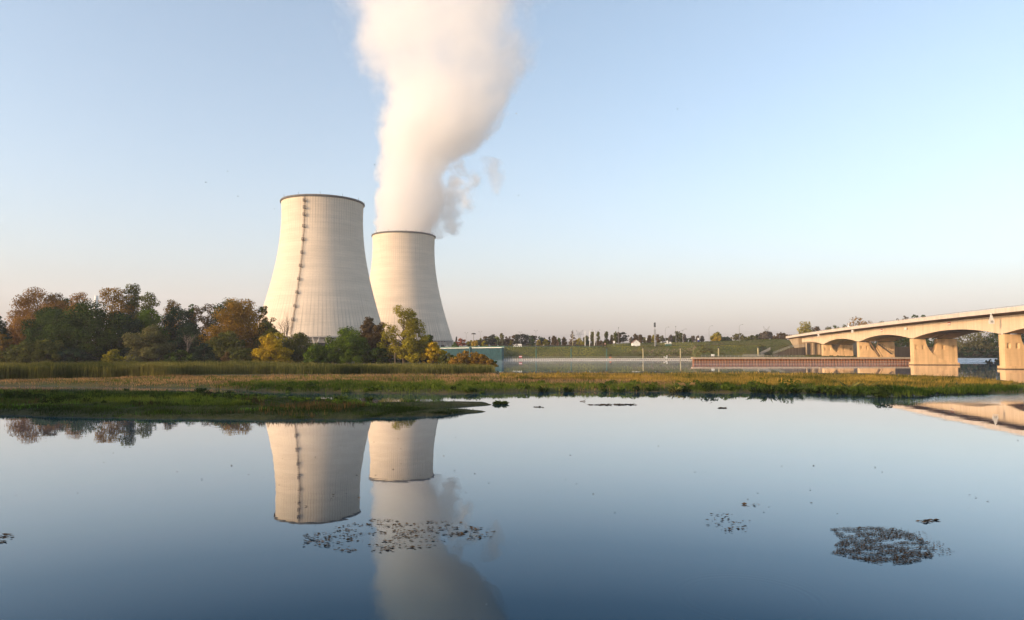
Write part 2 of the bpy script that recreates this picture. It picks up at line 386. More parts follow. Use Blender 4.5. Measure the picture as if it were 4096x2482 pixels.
def ground_mat(name, cols, sc=.08, detail=8, stretch=(1, 1, 1)):
    m, n, l, p = nodes(name); p.inputs['Roughness'].default_value = .95; p.inputs['Specular IOR Level'].default_value = .1
    tc = n.new('ShaderNodeTexCoord'); mp = n.new('ShaderNodeMapping'); mp.inputs['Scale'].default_value = stretch; l.new(tc.outputs['Object'], mp.inputs[0])
    t = n.new('ShaderNodeTexNoise'); t.inputs['Scale'].default_value = sc; t.inputs['Detail'].default_value = detail; t.inputs['Roughness'].default_value = .7
    l.new(mp.outputs[0], t.inputs['Vector'])
    rp = n.new('ShaderNodeValToRGB'); e = rp.color_ramp.elements
    for k in range(len(cols) - 2): e.new(.5)
    for k, c in enumerate(cols): e[k].position = .3 + .4 * k / (len(cols) - 1); e[k].color = (*c, 1)
    l.new(t.outputs[0], rp.inputs[0]); l.new(rp.outputs[0], p.inputs['Base Color'])
    t2 = n.new('ShaderNodeTexNoise'); t2.inputs['Scale'].default_value = 1.5; t2.inputs['Detail'].default_value = 6; l.new(tc.outputs['Object'], t2.inputs['Vector'])
    b = n.new('ShaderNodeBump'); b.inputs['Strength'].default_value = .8; b.inputs['Distance'].default_value = .4; l.new(t2.outputs[0], b.inputs['Height']); l.new(b.outputs[0], p.inputs['Normal'])
    return m
M['mud'] = ground_mat('muddy_bank', [(.014, .016, .007), (.028, .034, .011), (.045, .042, .02)], .25)
M['bankground'] = ground_mat('bank_soil_and_grass', [(.03, .04, .012), (.09, .07, .026), (.045, .055, .016), (.17, .10, .05)], .09, 8, (.4, 1.6, 1))
M['embank'] = ground_mat('embankment_grass', [(.025, .035, .012), (.085, .09, .022), (.10, .095, .03), (.13, .08, .04)], .06)
M['field'] = ground_mat('far_field', [(.05, .06, .025), (.10, .09, .04), (.13, .11, .06)], .01)
tag(grid('river_spit', -118, 2, 44, 112, .45, zspit, M['mud']), kind='structure', label='low muddy spit of land in the near river', cat='spit')
tag(grid('river_bank', -190, 215, 94, 262, 1.2, zbank, M['bankground']), kind='structure', label='flat grassy river bank between the channel and the trees', cat='river bank')
M['litter'] = ground_mat('leaf_litter', [(.03, .028, .014), (.05, .045, .02), (.045, .05, .018)], .1)
tag(grid('wooded_ground', -560, -4, 261, 600, 6, zbank, M['litter']), kind='structure', label='wooded ground behind the river bank', cat='ground')
tag(grid('embankment', -150, 420, 326, 620, 2, zfar, M['embank'], -1.1), kind='structure', label='grassy embankment on the far side of the river', cat='embankment')
gm = MB(); gm.add([(-9000, 612, 7.9), (9000, 612, 7.9), (9000, 12000, 7.9), (-9000, 12000, 7.9)], [(0, 1, 2, 3)])
gm.add([(-9000, 612, 7.9), (-9000, 612, -2), (9000, 612, -2), (9000, 612, 7.9)], [(0, 1, 2, 3)])
tag(gm.build('ground', M['field']), kind='structure', label='flat plain reaching the horizon', cat='ground')
# distant wooded hills
hv = []; hx = np.linspace(-7000, 7000, 160)
hz = 8 + 52 * (1 + .5 * fbm(np.c_[hx * .0006, hx * 0, hx * 0], 31, 4)); hz2 = hz + 25
V = []; Fq = []
for k, yy, zz in ((0, 4200, np.full(160, 4.0)), (1, 4600, hz), (2, 5600, hz2), (3, 7000, np.full(160, 4.0))): V += [(a, yy + 150 * math.sin(a * .001), b) for a, b in zip(hx, zz)]
for k in range(3):
    for i in range(159): Fq.append((k * 160 + i, k * 160 + i + 1, (k + 1) * 160 + i + 1, (k + 1) * 160 + i))
M['hill'] = ground_mat('wooded_hill', [(.03, .045, .03), (.05, .06, .03), (.07, .07, .04)], .004)
tag(np_mesh('hills', V, Fq, M['hill'], smooth=True), kind='structure', label='low hazy hills on the horizon', cat='hills')

# ---------------------------------------------------------------- cooling towers
def rsh(z): return 41.0 * math.sqrt(1 + ((z - 143.0) / 98.0) ** 2)
TZ0, TZ1, TG = 19.5, 158.5, 8.0
def tower(name, cx, Y, label, ladder):
    X = (cx - CXP) / F_PX * Y
    t = empty(name, (X, Y, TG), label, 'cooling tower', 'twin cooling towers')
    zs = np.linspace(TZ0, TZ1, 72)
    b = MB(); b.lathe([(rsh(z), z - TG) for z in zs] + [(rsh(z) - .9, z - TG) for z in zs[::-1]], 160, closed=True)
    b.build('shell', M['tower'], t, smooth=True)
    b = MB(); r1 = rsh(TZ1)
    b.lathe([(r1 + .05, TZ1 - TG - 1.1), (r1 + 1.1, TZ1 - TG - .8), (r1 + 1.2, TZ1 - TG + .3), (r1 + .9, TZ1 - TG + .9), (r1 - 1.0, TZ1 - TG + .9), (r1 - 1.0, TZ1 - TG + .05)], 160, closed=True)
    rim = b.build('rim', M['rim'], t, smooth=True)
    for k in range(12):
        a = 2 * math.pi * k / 12 + .2; b = MB()
        b.tube([((r1 + .6) * math.cos(a), (r1 + .6) * math.sin(a), TZ1 - TG + .8), ((r1 + .6) * math.cos(a), (r1 + .6) * math.sin(a), TZ1 - TG + 3.4)], .14, 4)
        b.build('lightning_rod', M['steel_dark'], t)
    r0 = rsh(TZ0)
    b = MB(); b.lathe([(r0 - .6, TZ0 - TG + .1), (r0 + .9, TZ0 - TG + .1), (r0 + .9, TZ0 - TG - 1.3), (r0 - .6, TZ0 - TG - 1.3)], 120, closed=True)
    b.build('ring_beam', M['towerleg'], t, smooth=True)
    b = MB(); b.lathe([(r0 - 9, 0), (r0 - 9, TZ0 - TG)], 60); b.build('recess_drum', M['tower_in'], t)  # dark drum stands in for the shaded recess behind the legs
    b = MB(); b.lathe([(r0 - 3.0, 5.2), (r0 - 3.0, 9.4), (r0 - 6.5, 9.4), (r0 - 6.5, 5.2)], 90, closed=True); b.build('inner_ring', M['towerleg'], t)
    mbl = MB(); mbl.tube([(r0 + 3.4, 1.6, -.3), (r0 + .1, -1.4, TZ0 - TG - 1.2)], [.62, .5], 6); mbl.tube([(r0 + 3.4, 1.6, -.3), (r0 + .1, 4.6, TZ0 - TG - 1.2)], [.62, .5], 6)
    l0 = mbl.build('leg', M['towerleg'], t)
    for k in range(1, 36):
        c = l0.copy(); COL.objects.link(c); c.parent = t; c.rotation_euler = (0, 0, 2 * math.pi * k / 36)
    if ladder:
        vc = math.atan2(-Y, -X); a = vc - R(24.5)          # the meridian the stair climbs
        ca, sa = math.cos(a), math.sin(a); b = MB()
        def onm(z, dr, dt): r = rsh(z) + dr; return (r * ca - dt * sa, r * sa + dt * ca, z - TG)
        zl = np.linspace(TZ0 + 1, TZ1, 60)
        for dt in (-.6, .6):
            for dr in (.5, 1.7): b.tube([onm(z, dr, dt) for z in zl], .10, 4)
        for z in np.arange(TZ0 + 2, TZ1 - 1, .9): b.tube([onm(z, .5, -.6), onm(z, .5, .6)], .08, 4)
        for z in np.arange(TZ0 + 2, TZ1 - 1, 1.3): b.tube([onm(z, 1.7, -.6), onm(z, 1.7, .6)], .07, 4)
        st = b.build('ladder', M['ladder'], t)
        zs_ = [TZ1 - 6.5, TZ1 - 13.5, TZ1 - 20.5] + list(np.arange(TZ1 - 32, TZ0 + 6, -13.2))
        for z in zs_:
            b = MB()
            for (dz, hh) in ((0, .25), (.9, .16), (1.8, .16), (2.7, .2)):
                for dr in ((.2, 2.6) if dz else (0,)):
                    pass
                if dz == 0:
                    b.add([onm(z, .1, -1.3), onm(z, .1, 1.3), onm(z, 2.1, 1.3), onm(z, 2.1, -1.3), onm(z + .3, .1, -1.3), onm(z + .3, .1, 1.3), onm(z + .3, 2.1, 1.3), onm(z + .3, 2.1, -1.3)],
                          [(0, 1, 2, 3), (4, 5, 6, 7), (0, 1, 5, 4), (1, 2, 6, 5), (2, 3, 7, 6), (3, 0, 4, 7)])
                else:
                    b.tube([onm(z + dz, .3, -1.25), onm(z + dz, 2.3, -1.25), onm(z + dz, 2.3, 1.25), onm(z + dz, .3, 1.25)], .13, 4)
            for dt in (-1.25, -.7, .7, 1.25): b.tube([onm(z, 2.3, dt), onm(z + 2.7, 2.3, dt)], .12, 4)
            b.build('platform', M['ladder'], t)
    return t
tower('cooling_tower', 1284, 721, 'nearer and larger-looking bare concrete cooling tower with a ladder up its side and no steam', True)
T2 = tower('cooling_tower', 1612, 932, 'farther concrete cooling tower with white steam rising from its top', False)

# ---------------------------------------------------------------- steam
PY = 932.0
PROF = [(938, 1489, 1741), (925, 1489, 1741), (831, 1501, 1757), (748, 1504, 1772), (690, 1507, 1785), (640, 1514, 1812), (600, 1519, 1860), (565, 1524, 1910), (500, 1522, 1965), (415, 1510, 2018), (330, 1500, 2055), (250, 1470, 2082), (166, 1418, 2096), (83, 1394, 2102), (0, 1388, 2108), (-160, 1400, 2170), (-330, 1450, 2220), (-460, 1540, 2200)]
pz = [at(1600, y, PY).z for y, a, b in PROF]
pcx = [(at(a, y, PY).x + at(b, y, PY).x) / 2 for y, a, b in PROF]
prr = [(at(b, y, PY).x - at(a, y, PY).x) / 2 for y, a, b in PROF]
pz[0] = TZ1 - 10
pcy = [PY + .12 * max(0, z - 200) for z in pz]
def steam_mat(name, zl, cxl, cyl, rl, dens, amp, nsc, edge0, edge1, holes, aniso=.3, gfix=None):
    m = bpy.data.materials.new(name); m.use_nodes = True; n = m.node_tree.nodes; l = m.node_tree.links; n.clear()
    out = n.new('ShaderNodeOutputMaterial'); v = n.new('ShaderNodeVolumePrincipled'); l.new(v.outputs[0], out.inputs['Volume'])
    v.inputs['Color'].default_value = (.978, .966, .955, 1); v.inputs['Anisotropy'].default_value = aniso
    g = n.new('ShaderNodeNewGeometry'); sp = n.new('ShaderNodeSeparateXYZ'); l.new(g.outputs['Position'], sp.inputs[0])
    z0, z1 = zl[0], zl[-1]; f = maprange(n, l, sp.outputs[2], z0, z1)
    def curve(vals):
        lo, hi = min(vals) - 1, max(vals) + 1
        k = n.new('ShaderNodeFloatCurve'); cv = k.mapping.curves[0]
        for i, (z, q) in enumerate(zip(zl, vals)):
            p = ((z - z0) / (z1 - z0), (q - lo) / (hi - lo))
            if i < 2: cv.points[i].location = p
            else: cv.points.new(*p)
        for p in cv.points: p.handle_type = 'AUTO'
        k.mapping.update(); l.new(f, k.inputs['Value']); return maprange(n, l, k.outputs[0], 0, 1, lo, hi)
    cx_, cy_, r_ = curve(cxl), curve(cyl), curve(rl)
    def nz(sc, det, off):
        mp = n.new('ShaderNodeMapping'); mp.inputs['Location'].default_value = (off, off * 2, 0); mp.inputs['Scale'].default_value = (1, .55, 1); l.new(g.outputs['Position'], mp.inputs[0])
        t = n.new('ShaderNodeTexNoise'); t.inputs['Scale'].default_value = sc; t.inputs['Detail'].default_value = det; t.inputs['Roughness'].default_value = .62
        l.new(mp.outputs[0], t.inputs['Vector']); return t.outputs[0]
    dx = math_(n, l, 'SUBTRACT', sp.outputs[0], cx_); dy = math_(n, l, 'SUBTRACT', sp.outputs[1], cy_)
    d = math_(n, l, 'SQRT', math_(n, l, 'ADD', math_(n, l, 'MULTIPLY', dx, dx), math_(n, l, 'MULTIPLY', dy, dy)))
    d = math_(n, l, 'DIVIDE', d, r_)
    grow = maprange(n, l, sp.outputs[2], 155, 420, .62, 1.05) if gfix is None else gfix
    d = math_(n, l, 'ADD', d, math_(n, l, 'MULTIPLY', math_(n, l, 'MULTIPLY', math_(n, l, 'SUBTRACT', nz(nsc, 5, 13.), .5), amp), grow))
    if gfix is None: d = math_(n, l, 'ADD', d, math_(n, l, 'MULTIPLY', math_(n, l, 'SUBTRACT', nz(nsc * 2.9, 5, 71.), .5), .80))
    if gfix is None:                                       # crisp billows low down, feathered edges higher up
        sf = maprange(n, l, sp.outputs[2], 190, 430, .14, .44)
        e = maprange(n, l, math_(n, l, 'DIVIDE', math_(n, l, 'SUBTRACT', edge0, d), sf), 0, 1, 0, 1, True)
    else: e = maprange(n, l, d, edge1, edge0, 1, 0, True)
    if holes:
        hl = maprange(n, l, nz(.012, 6, 41.), .36, .66, 1, .10, True)
        hz = maprange(n, l, sp.outputs[2], 250, 430, 0, 1)
        e = math_(n, l, 'MULTIPLY', e, maprange(n, l, math_(n, l, 'MULTIPLY', math_(n, l, 'SUBTRACT', 1.0, hl), hz), 0, 1, 1, .06))
        e = math_(n, l, 'MULTIPLY', e, maprange(n, l, sp.outputs[2], 170, 430, 1.0, .30))
    l.new(math_(n, l, 'MULTIPLY', e, dens), v.inputs['Density'])
    m.cycles.volume_step_rate = 0.07
    return m
def hull(name, zl, cxl, cyl, rl, infl, amp, seed, m, nu=64, nv=70, sc=.02):
    zz = np.linspace(zl[0], zl[-1], nv); V = []
    cx_, cy_, r_ = (np.interp(zz, zl, q) for q in (cxl, cyl, rl))
    for k in range(nv):
        e = infl if 0 < k < nv - 1 else infl * .55
        for i in range(nu):
            a = 2 * math.pi * i / nu; V.append((cx_[k] + r_[k] * e * math.cos(a), cy_[k] + r_[k] * e * math.sin(a), zz[k]))
    V = np.array(V); N = fbm(V * sc, seed, 4)
    ctr = np.repeat(np.c_[cx_, cy_, zz], nu, 0); g = np.interp(V[:, 2], [zl[0], zl[0] + 25, zl[0] + 200], [0, .35, 1.0])
    V = ctr + (V - ctr) * (1 + amp * N * g)[:, None]
    Q = []
    for k in range(nv - 1):
        for i in range(nu): Q.append((k * nu + i, k * nu + (i + 1) % nu, (k + 1) * nu + (i + 1) % nu, (k + 1) * nu + i))
    b = MB(); b.v = [tuple(v) for v in V]; b.f = Q + [tuple(range(nu))[::-1], tuple((nv - 1) * nu + i for i in range(nu))]
    return b.build(name, m)
# the foot of the plume stays inside the shell and widens above the rim
inr = rsh(TZ1) - 1.6
prr2 = [inr, inr] + [max(r, 20) * (1.02 + .09 * min(1, max(0, (z - 260) / 170))) for r, z in zip(prr[2:], pz[2:])]
zl = [pz[0], TZ1 - 1] + pz[2:]; cxl = [T2.location.x] * 2 + pcx[2:]; cyl = [T2.location.y] * 2 + pcy[2:]
steam = hull('steam_plume', zl, cxl, cyl, [r * .98 if i < 2 else r * 1.13 for i, r in enumerate(prr2)], 1.0, .14, 4,
             steam_mat('steam', zl, cxl, cyl, prr2, .058, 1.3, .016, 1.04, .86, True))
tag(steam, 'huge white steam plume billowing up from the farther cooling tower', 'steam')
# grey torn wisps trailing beside the rim
for k, (pts, lab, sd) in enumerate(((([(1735, 950, 14), (1762, 925, 54), (1784, 880, 66), (1804, 830, 68), (1818, 780, 64), (1835, 730, 60), (1828, 685, 52), (1838, 650, 34), (1845, 630, 15)]), 'ragged grey steam wisp hanging right of the rim of the steaming tower', 51),
                           (([(1955, 800, 12), (1975, 770, 34), (1982, 730, 30), (1975, 690, 36), (1962, 655, 44), (1950, 630, 34), (1942, 615, 10)]), 'small detached grey steam wisp farthest right of the plume', 57))):
    zl_ = [at(x, y, PY).z for x, y, w in pts]; cx2 = [at(x, y, PY).x for x, y, w in pts]; rr2 = [w * (1.55 if k == 0 else 1.3) * mpp(PY) for x, y, w in pts]; cy2 = [PY + 15] * len(pts)
    h = hull('steam_wisp', zl_, cx2, cy2, rr2, 1.25, .25, sd, steam_mat('thin_steam', zl_, cx2, cy2, [r * .9 for r in rr2], .046 if k == 0 else .026, 6.5, .034, .80, -.2, False, 0.0, 1.0), 32, 40, .035)
    h.data.materials[0].cycles.volume_step_rate = .25
    tag(h, lab, 'steam', 'grey steam wisps')
# ---------------------------------------------------------------- bridge
BA = Vector((.1497, .9887, 0)); BU = Vector((.9887, -.1497, 0)); BO = Vector((152.3, 219.7, 0))
def bp(s, u, z): return BO + BA * s + BU * u + Vector((0, 0, z))
def zpar(s): return 18.5 - .0018 * s - .0000345 * s * s
PIERS = [-134, -68, -2, 65.5, 129.8, 191.3]; ENDS = 238.0
br = empty('road_bridge', BO, 'long pale concrete road bridge of shallow arches on thick piers, right of the picture', 'bridge')
def loft(ss, fn, name, m, bev=0):
    b = MB(); secs = [[bp(s, u, z) for u, z in fn(s)] for s in ss]; n = len(secs[0])
    vs = [v for q in secs for v in q]; fs = []
    for i in range(len(secs) - 1):
        for k in range(n): fs.append((i * n + k, i * n + (k + 1) % n, (i + 1) * n + (k + 1) % n, (i + 1) * n + k))
    fs.append(tuple(range(n))); fs.append(tuple((len(secs) - 1) * n + k for k in range(n)))
    b.add(vs, fs); return b.build(name, m, br, off=BO)
def soff(s):
    for a, b in zip(PIERS[:-1], PIERS[1:]):
        if a <= s <= b:
            q = abs((s - (a + b) / 2) / ((b - a) / 2)); q = min(1, q / .96)
            return zpar(s) - 5.2 - 2.3 * q ** 2.0
    if s > PIERS[-1]:
        q = max(0, 1 - (s - PIERS[-1]) / 36); return zpar(s) - 5.0 - 2.4 * q ** 2
    return zpar(s) - 7.5
SS = list(np.arange(-150, ENDS, 2.2)) + [ENDS]
for u0, u1 in ((.3, 6.9), (9.3, 15.9)):
    loft(SS, lambda s: [(u0, soff(s)), (u1, soff(s)), (u1, zpar(s) - 1.75), (u0, zpar(s) - 1.75)], 'girder', M['girder'])
SD = list(np.arange(-150, 266, 6.0)) + [266]
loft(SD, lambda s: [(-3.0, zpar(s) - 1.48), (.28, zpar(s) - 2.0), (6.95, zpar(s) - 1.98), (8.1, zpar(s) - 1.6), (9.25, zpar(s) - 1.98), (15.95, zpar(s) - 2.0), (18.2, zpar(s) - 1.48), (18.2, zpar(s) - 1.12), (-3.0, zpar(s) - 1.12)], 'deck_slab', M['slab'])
for u0, u1 in ((-3.25, -2.85), (18.05, 18.45)):
    loft(SD, lambda s: [(u0, zpar(s) - 1.42), (u1, zpar(s) - 1.10), (u1, zpar(s)), (u0, zpar(s))], 'parapet', M['parapet'])
    b = MB(); b.tube([bp(s, (u0 + u1) / 2, zpar(s) + .28) for s in SD], .07, 5)
    for s in np.arange(-150, 266, 3.0): b.tube([bp(s, (u0 + u1) / 2, zpar(s) - .02), bp(s, (u0 + u1) / 2, zpar(s) + .28)], .04, 4)
    b.build('handrail', M['rail'], br, off=BO)
def apply_bool(o, cutter):
    md = o.modifiers.new('b', 'BOOLEAN'); md.operation = 'DIFFERENCE'; md.solver = 'EXACT'; md.object = cutter
    dg = bpy.context.evaluated_depsgraph_get(); me = bpy.data.meshes.new_from_object(o.evaluated_get(dg)); o.modifiers.clear(); o.data = me
for pc in PIERS:
    zb = 1.0 if pc < 100 else 2.2; zt = soff(pc) - .22; s0, s1 = pc - 2.0, pc + 2.0
    if pc < 100:
        b = MB(); b.prism([bp(s0 - .3, -.25, -2.5), bp(s0 - .3, 16.9, -2.5), bp(s1 + .3, 16.9, -2.5), bp(s1 + .3, -.25, -2.5)], (0, 0, 3.5))
        pier = b.build('pier', M['pier'], br, off=BO)
        b = MB(); b.prism([bp(s0 - .31, -.26, -.6), bp(s0 - .31, 16.91, -.6), bp(s1 + .31, 16.91, -.6), bp(s1 + .31, -.26, -.6)], (0, 0, .85)); b.build('tide_band', M['slab'], pier, off=BO)
    else:
        b = MB(); b.prism([bp(s0 - .3, -.3, .5), bp(s0 - .3, 17, .5), bp(s1 + .3, 17, .5), bp(s1 + .3, -.3, .5)], (0, 0, 2.1)); pier = b.build('pier', M['pier'], br, off=BO)
    hh = zt - zb
    el = [(4.6 + 12.0 * (1 - math.cos(t)), zt - hh * math.sin(t)) for t in np.linspace(0, math.pi / 2, 16)]
    er = [(9.6 - 9.6 * (1 - math.cos(t)), zt - hh * math.sin(t)) for t in np.linspace(0, math.pi / 2, 16)]
    for side, (poly, ds, th, nus) in enumerate((([(0, zb), (0, zt)] + el, 0, 3.4, (.6, 3.1)), ([(16.6, zb), (16.6, zt)] + er, .8, 3.3, (10.9, 14.9)))):
        b = MB(); b.prism([bp(s0 + ds, u, z) for u, z in poly], BA * th)
        leg = b.build('leg', M['pier'], pier, off=BO)
        if pc > -10:
            for nu in nus:
                zc = zt - hh * .36; c = MB()
                c.add([bp(s0 + ds - .05, nu, zc - .85), bp(s0 + ds - .05, nu + 1.15, zc - .85), bp(s0 + ds - .05, nu + 1.15, zc + .85), bp(s0 + ds - .05, nu, zc + .85),
                       bp(s0 + ds + .85, nu + .1, zc - .8), bp(s0 + ds + .85, nu + .1, zc + .8)],
                      [(0, 1, 2, 3), (0, 3, 5, 4), (1, 4, 5, 2), (0, 4, 1), (3, 2, 5)])
                co = c.build('cutter', M['pier'], None, off=BO, loc=BO); br_loc = leg.parent
                leg.parent = None; leg.location = BO; bpy.context.view_layer.update()
                apply_bool(leg, co); leg.parent = br_loc; leg.location = (0, 0, 0)
                bpy.data.objects.remove(co, do_unlink=True)
    for u in (1.6, 5.4, 10.6, 14.6):
        b = MB(); b.box(bp(pc, u, zt + .1) - BO, (1.4, 1.2, .26), math.atan2(BU.y, BU.x)); b.build('bearing', M['steel_dark'], pier)
# abutment
b = MB(); b.prism([bp(ENDS + 1.6, -1.6, zpar(ENDS) - 1.9), bp(ENDS + 1.6, -1.6, 7.4), bp(ENDS + 12, -1.2, 7.0), bp(ENDS + 28, -1.2, zpar(266) - 1.9)], BU * 19)
ab = b.build('abutment', M['quaywall'], br, off=BO)
# signs that hang from the bridge
def plate(b, s, u, z, w, h, t=.08): b.prism([bp(s - w / 2, u, z - h / 2), bp(s + w / 2, u, z - h / 2), bp(s + w / 2, u, z + h / 2), bp(s - w / 2, u, z + h / 2)], -BU * t)
def bridge_sign(kind, s, dz, label, u=.3, txt=None):
    root = empty('navigation_sign', bp(s, u, zpar(s) + dz), label, 'navigation sign', 'navigation signs on the bridge'); off = root.location
    # boards face the oncoming boats: square to the bridge side
    if kind == 'cone':
        b = MB(); b.tube([bp(s, -3.35, zpar(s) - 1.2), bp(s, -3.35, zpar(s) + dz)], .07, 5); b.build('bracket', M['steel_dark'], root, off)
        b = MB(); z = zpar(s) + dz; f = lambda e, q: bp(s, -3.5, q) - BA * 0 + Vector((e, 0, 0))
        b.prism([f(-.62, z - 1.2), f(.62, z - 1.2), f(.14, z + .6), f(-.14, z + .6)], (0, .12, 0)); b.build('cone_board', M['white'], root, off)
        b = MB(); b.prism([f(-.85, z - 2.6), f(.85, z - 2.6), f(.85, z - 1.28), f(-.85, z - 1.28)], (0, .12, 0)); pl = b.build('number_board', M['white'], root, off)
        if txt: text3d(txt, f(0, z - 1.94) + Vector((0, -.03, 0)), .85, M['black'], pl, off)
    elif kind == 'redwhite':
        for q, m in ((.36, 'red'), (0, 'white'), (-.36, 'faded')):
            b = MB(); plate(b, s, u - .1, zpar(s) + dz + q, 2.2, .36); b.build('board' if m == 'white' else 'stripe', M[m], root, off)
    elif kind == 'board':
        b = MB(); plate(b, s, u - .5, zpar(s) + dz, 2.4, .95); pl = b.build('board', M['white'], root, off)
        b = MB(); b.tube([bp(s, u - .45, zpar(s) + dz), bp(s, u + .1, zpar(s) + dz)], .06, 4); b.build('bracket', M['steel_dark'], root, off)
    elif kind == 'box':
        b = MB(); b.box(bp(s, -3.3, zpar(s) + dz) - off, (.75, .5, 1.5)); b.build('lamp_housing', M['white'], root)
        b = MB(); b.tube([bp(s, -3.2, zpar(s) + dz + .7), bp(s, .3, zpar(s) + dz + .4)], .08, 4); b.build('bracket', M['steel_dark'], root, off)
    return root
def text3d(txt, loc, size, m, parent, off):
    cu = bpy.data.curves.new('lettering', 'FONT'); cu.body = txt; cu.size = size; cu.align_x = 'CENTER'; cu.align_y = 'CENTER'; cu.extrude = .01
    o = bpy.data.objects.new('t', cu); COL.objects.link(o); o.rotation_euler = (math.pi / 2, 0, 0); bpy.context.view_layer.update()
    me = bpy.data.meshes.new_from_object(o.evaluated_get(bpy.context.evaluated_depsgraph_get())); me.transform(Matrix.Rotation(math.pi / 2, 4, 'X')); bpy.data.objects.remove(o, do_unlink=True)
    q = bpy.data.objects.new('lettering', me); COL.objects.link(q); me.materials.clear(); me.materials.append(m); q.parent = parent; q.location = Vector(loc) - Vector(off); return q
def s_at(px, u=0.0):
    k = (px - CXP) / F_PX * 1.002      # X = k*Y on this image column
    # BO.x + BA.x s + BU.x u = k (BO.y + BA.y s + BU.y u)
    return (k * (BO.y + BU.y * u) - BO.x - BU.x * u) / (BA.x - k * BA.y)
bridge_sign('cone', s_at(3966, -3.4), -1.9, 'white cone sign over a small numbered board, hanging nearest the right edge of the photo', txt='50')
bridge_sign('redwhite', s_at(3792), -3.0, 'small red and white board on the widest arch')
bridge_sign('board', s_at(3622), -3.4, 'plain white board held off the girder above the full pier standing in the water')
bridge_sign('redwhite', s_at(3522), -3.1, 'small red and white striped board over the middle arch')
bridge_sign('box', s_at(3407, -3.3), -2.4, 'white box lamp hanging under the parapet between the two land arches')
bridge_sign('redwhite', s_at(3350), -3.0, 'small striped board over the smallest visible arch')
bridge_sign('box', s_at(3271, -3.3), -2.3, 'white box lamp hanging under the parapet at the last pier before the abutment')
bridge_sign('redwhite', s_at(3246), -3.1, 'faint striped board on the end span beside the abutment')
# small figure-like marker standing on the parapet
s_ = s_at(3418); b = MB(); b.lathe([(.55, 0), (.5, .25), (.16, .9), (.12, 1.5), (.2, 1.7), (.02, 2.1)], 10)
o = b.build('parapet_marker', M['white'], None, loc=bp(s_, -3.05, zpar(s_) - .01)); tag(o, 'white cone-shaped marker standing on top of the bridge parapet', 'marker')

# ---------------------------------------------------------------- quay
QL = onz(2775, 1453); QR = Vector((199.0, QL.y + 6, 0)); QZ = 2.55
q = empty('sheet_pile_quay', QL, 'low rust-brown sheet pile quay with a pale concrete cap in front of the bridge', 'quay')
dv = (QR - QL); ln = dv.length; dv.normalize(); nv = Vector((dv.y, -dv.x, 0))
pts = []; s = 0; st = 1.36
while s < ln:
    for ds, dn in ((0, 0), (.40, 0), (.50, -1.0), (1.14, -1.0), (1.24, 0)):
        if s + ds < ln: pts.append(QL + dv * (s + ds) + nv * dn)
    s += st
b = MB(); poly = [Vector((p.x, p.y, -1.5)) for p in pts] + [QR + nv * -2.0 + Vector((0, 0, -1.5)), QL + nv * -2.0 + Vector((0, 0, -1.5))]
n_ = len(poly); top = [p + Vector((0, 0, 3.35)) for p in poly]
b.add(poly + top, [(i, (i + 1) % n_, n_ + (i + 1) % n_, n_ + i) for i in range(n_)]); b.build('pile_wall', M['rust'], q, off=QL)
b = MB(); b.prism([QL + nv * .35 - dv * .6 + Vector((0, 0, 1.85)), QR + nv * .35 + Vector((0, 0, 1.85)), QR + nv * -2.2 + Vector((0, 0, 1.85)), QL + nv * -2.2 - dv * .6 + Vector((0, 0, 1.85))], (0, 0, .78)); b.build('cap_beam', M['cap'], q, off=QL)
b = MB(); b.prism([QL + nv * .12 + Vector((0, 0, .42)), QR + nv * .12 + Vector((0, 0, .42)), QR + nv * -.02 + Vector((0, 0, .42)), QL + nv * -.02 + Vector((0, 0, .42))], (0, 0, .22)); b.build('waling_rail', M['cap'], q, off=QL)
b = MB(); b.prism([QL + Vector((0, 0, -1.5)), QL + nv * -.1 - dv * .25 + Vector((0, 0, -1.5)), QL + Vector((QK * 112, 112, -1.5)) - dv * .25, QL + Vector((QK * 112 + .6, 112, -1.5))], (0, 0, 3.3)); b.build('end_wall', M['rust'], q, off=QL)
# quay fence, the board on posts and steps
def railing(name, pts, h, sp, label, m='rail', r=.045, bars=2, cat='railing'):
    root = empty(name, pts[0], label, cat); b = MB(); off = pts[0]
    for k in range(bars): b.tube([p + Vector((0, 0, h * (k + 1) / bars)) for p in pts], r, 4)
    c = b
    for a, e in zip(pts[:-1], pts[1:]):
        L = (e - a).length
        for k in range(int(L / sp) + 1):
            p = a.lerp(e, min(1, k * sp / L)); c.tube([p - Vector((0, 0, .05)), p + Vector((0, 0, h))], r * 1.2, 4)
    c.build('railing_panel', M[m], root, off); return root
railing('quay_railing', [Vector((90, 333, 2.6)), Vector((140, 336, 2.6))], 1.0, 2.0, 'thin low railing along the top of the rust-brown quay')
railing('platform_railing', [at(2972, 1430, 345), at(2972, 1430, 345) + Vector((10.5, 0, 0))], 1.5, .45, 'grey close-barred railing panel on the quay, left of the concrete wing wall', r=.05)
railing('stair_railing', [at(3037, 1424, 410), at(3082, 1400, 438)], 1.6, 1.2, 'metal stair rail climbing the embankment slope beside the wing wall', r=.07)
railing('wing_wall_railing', [at(3092, 1418, 400), at(3160, 1392, 425), at(3240, 1385, 440)], 1.3, 1.5, 'grey railing sloping along the top of the concrete wing wall', r=.06)
b = MB(); p0 = at(3092, 1420, 401); p1 = at(3160, 1394, 426); p2 = at(3236, 1388, 441)
def drop(p, z): return Vector((p.x, p.y, z))
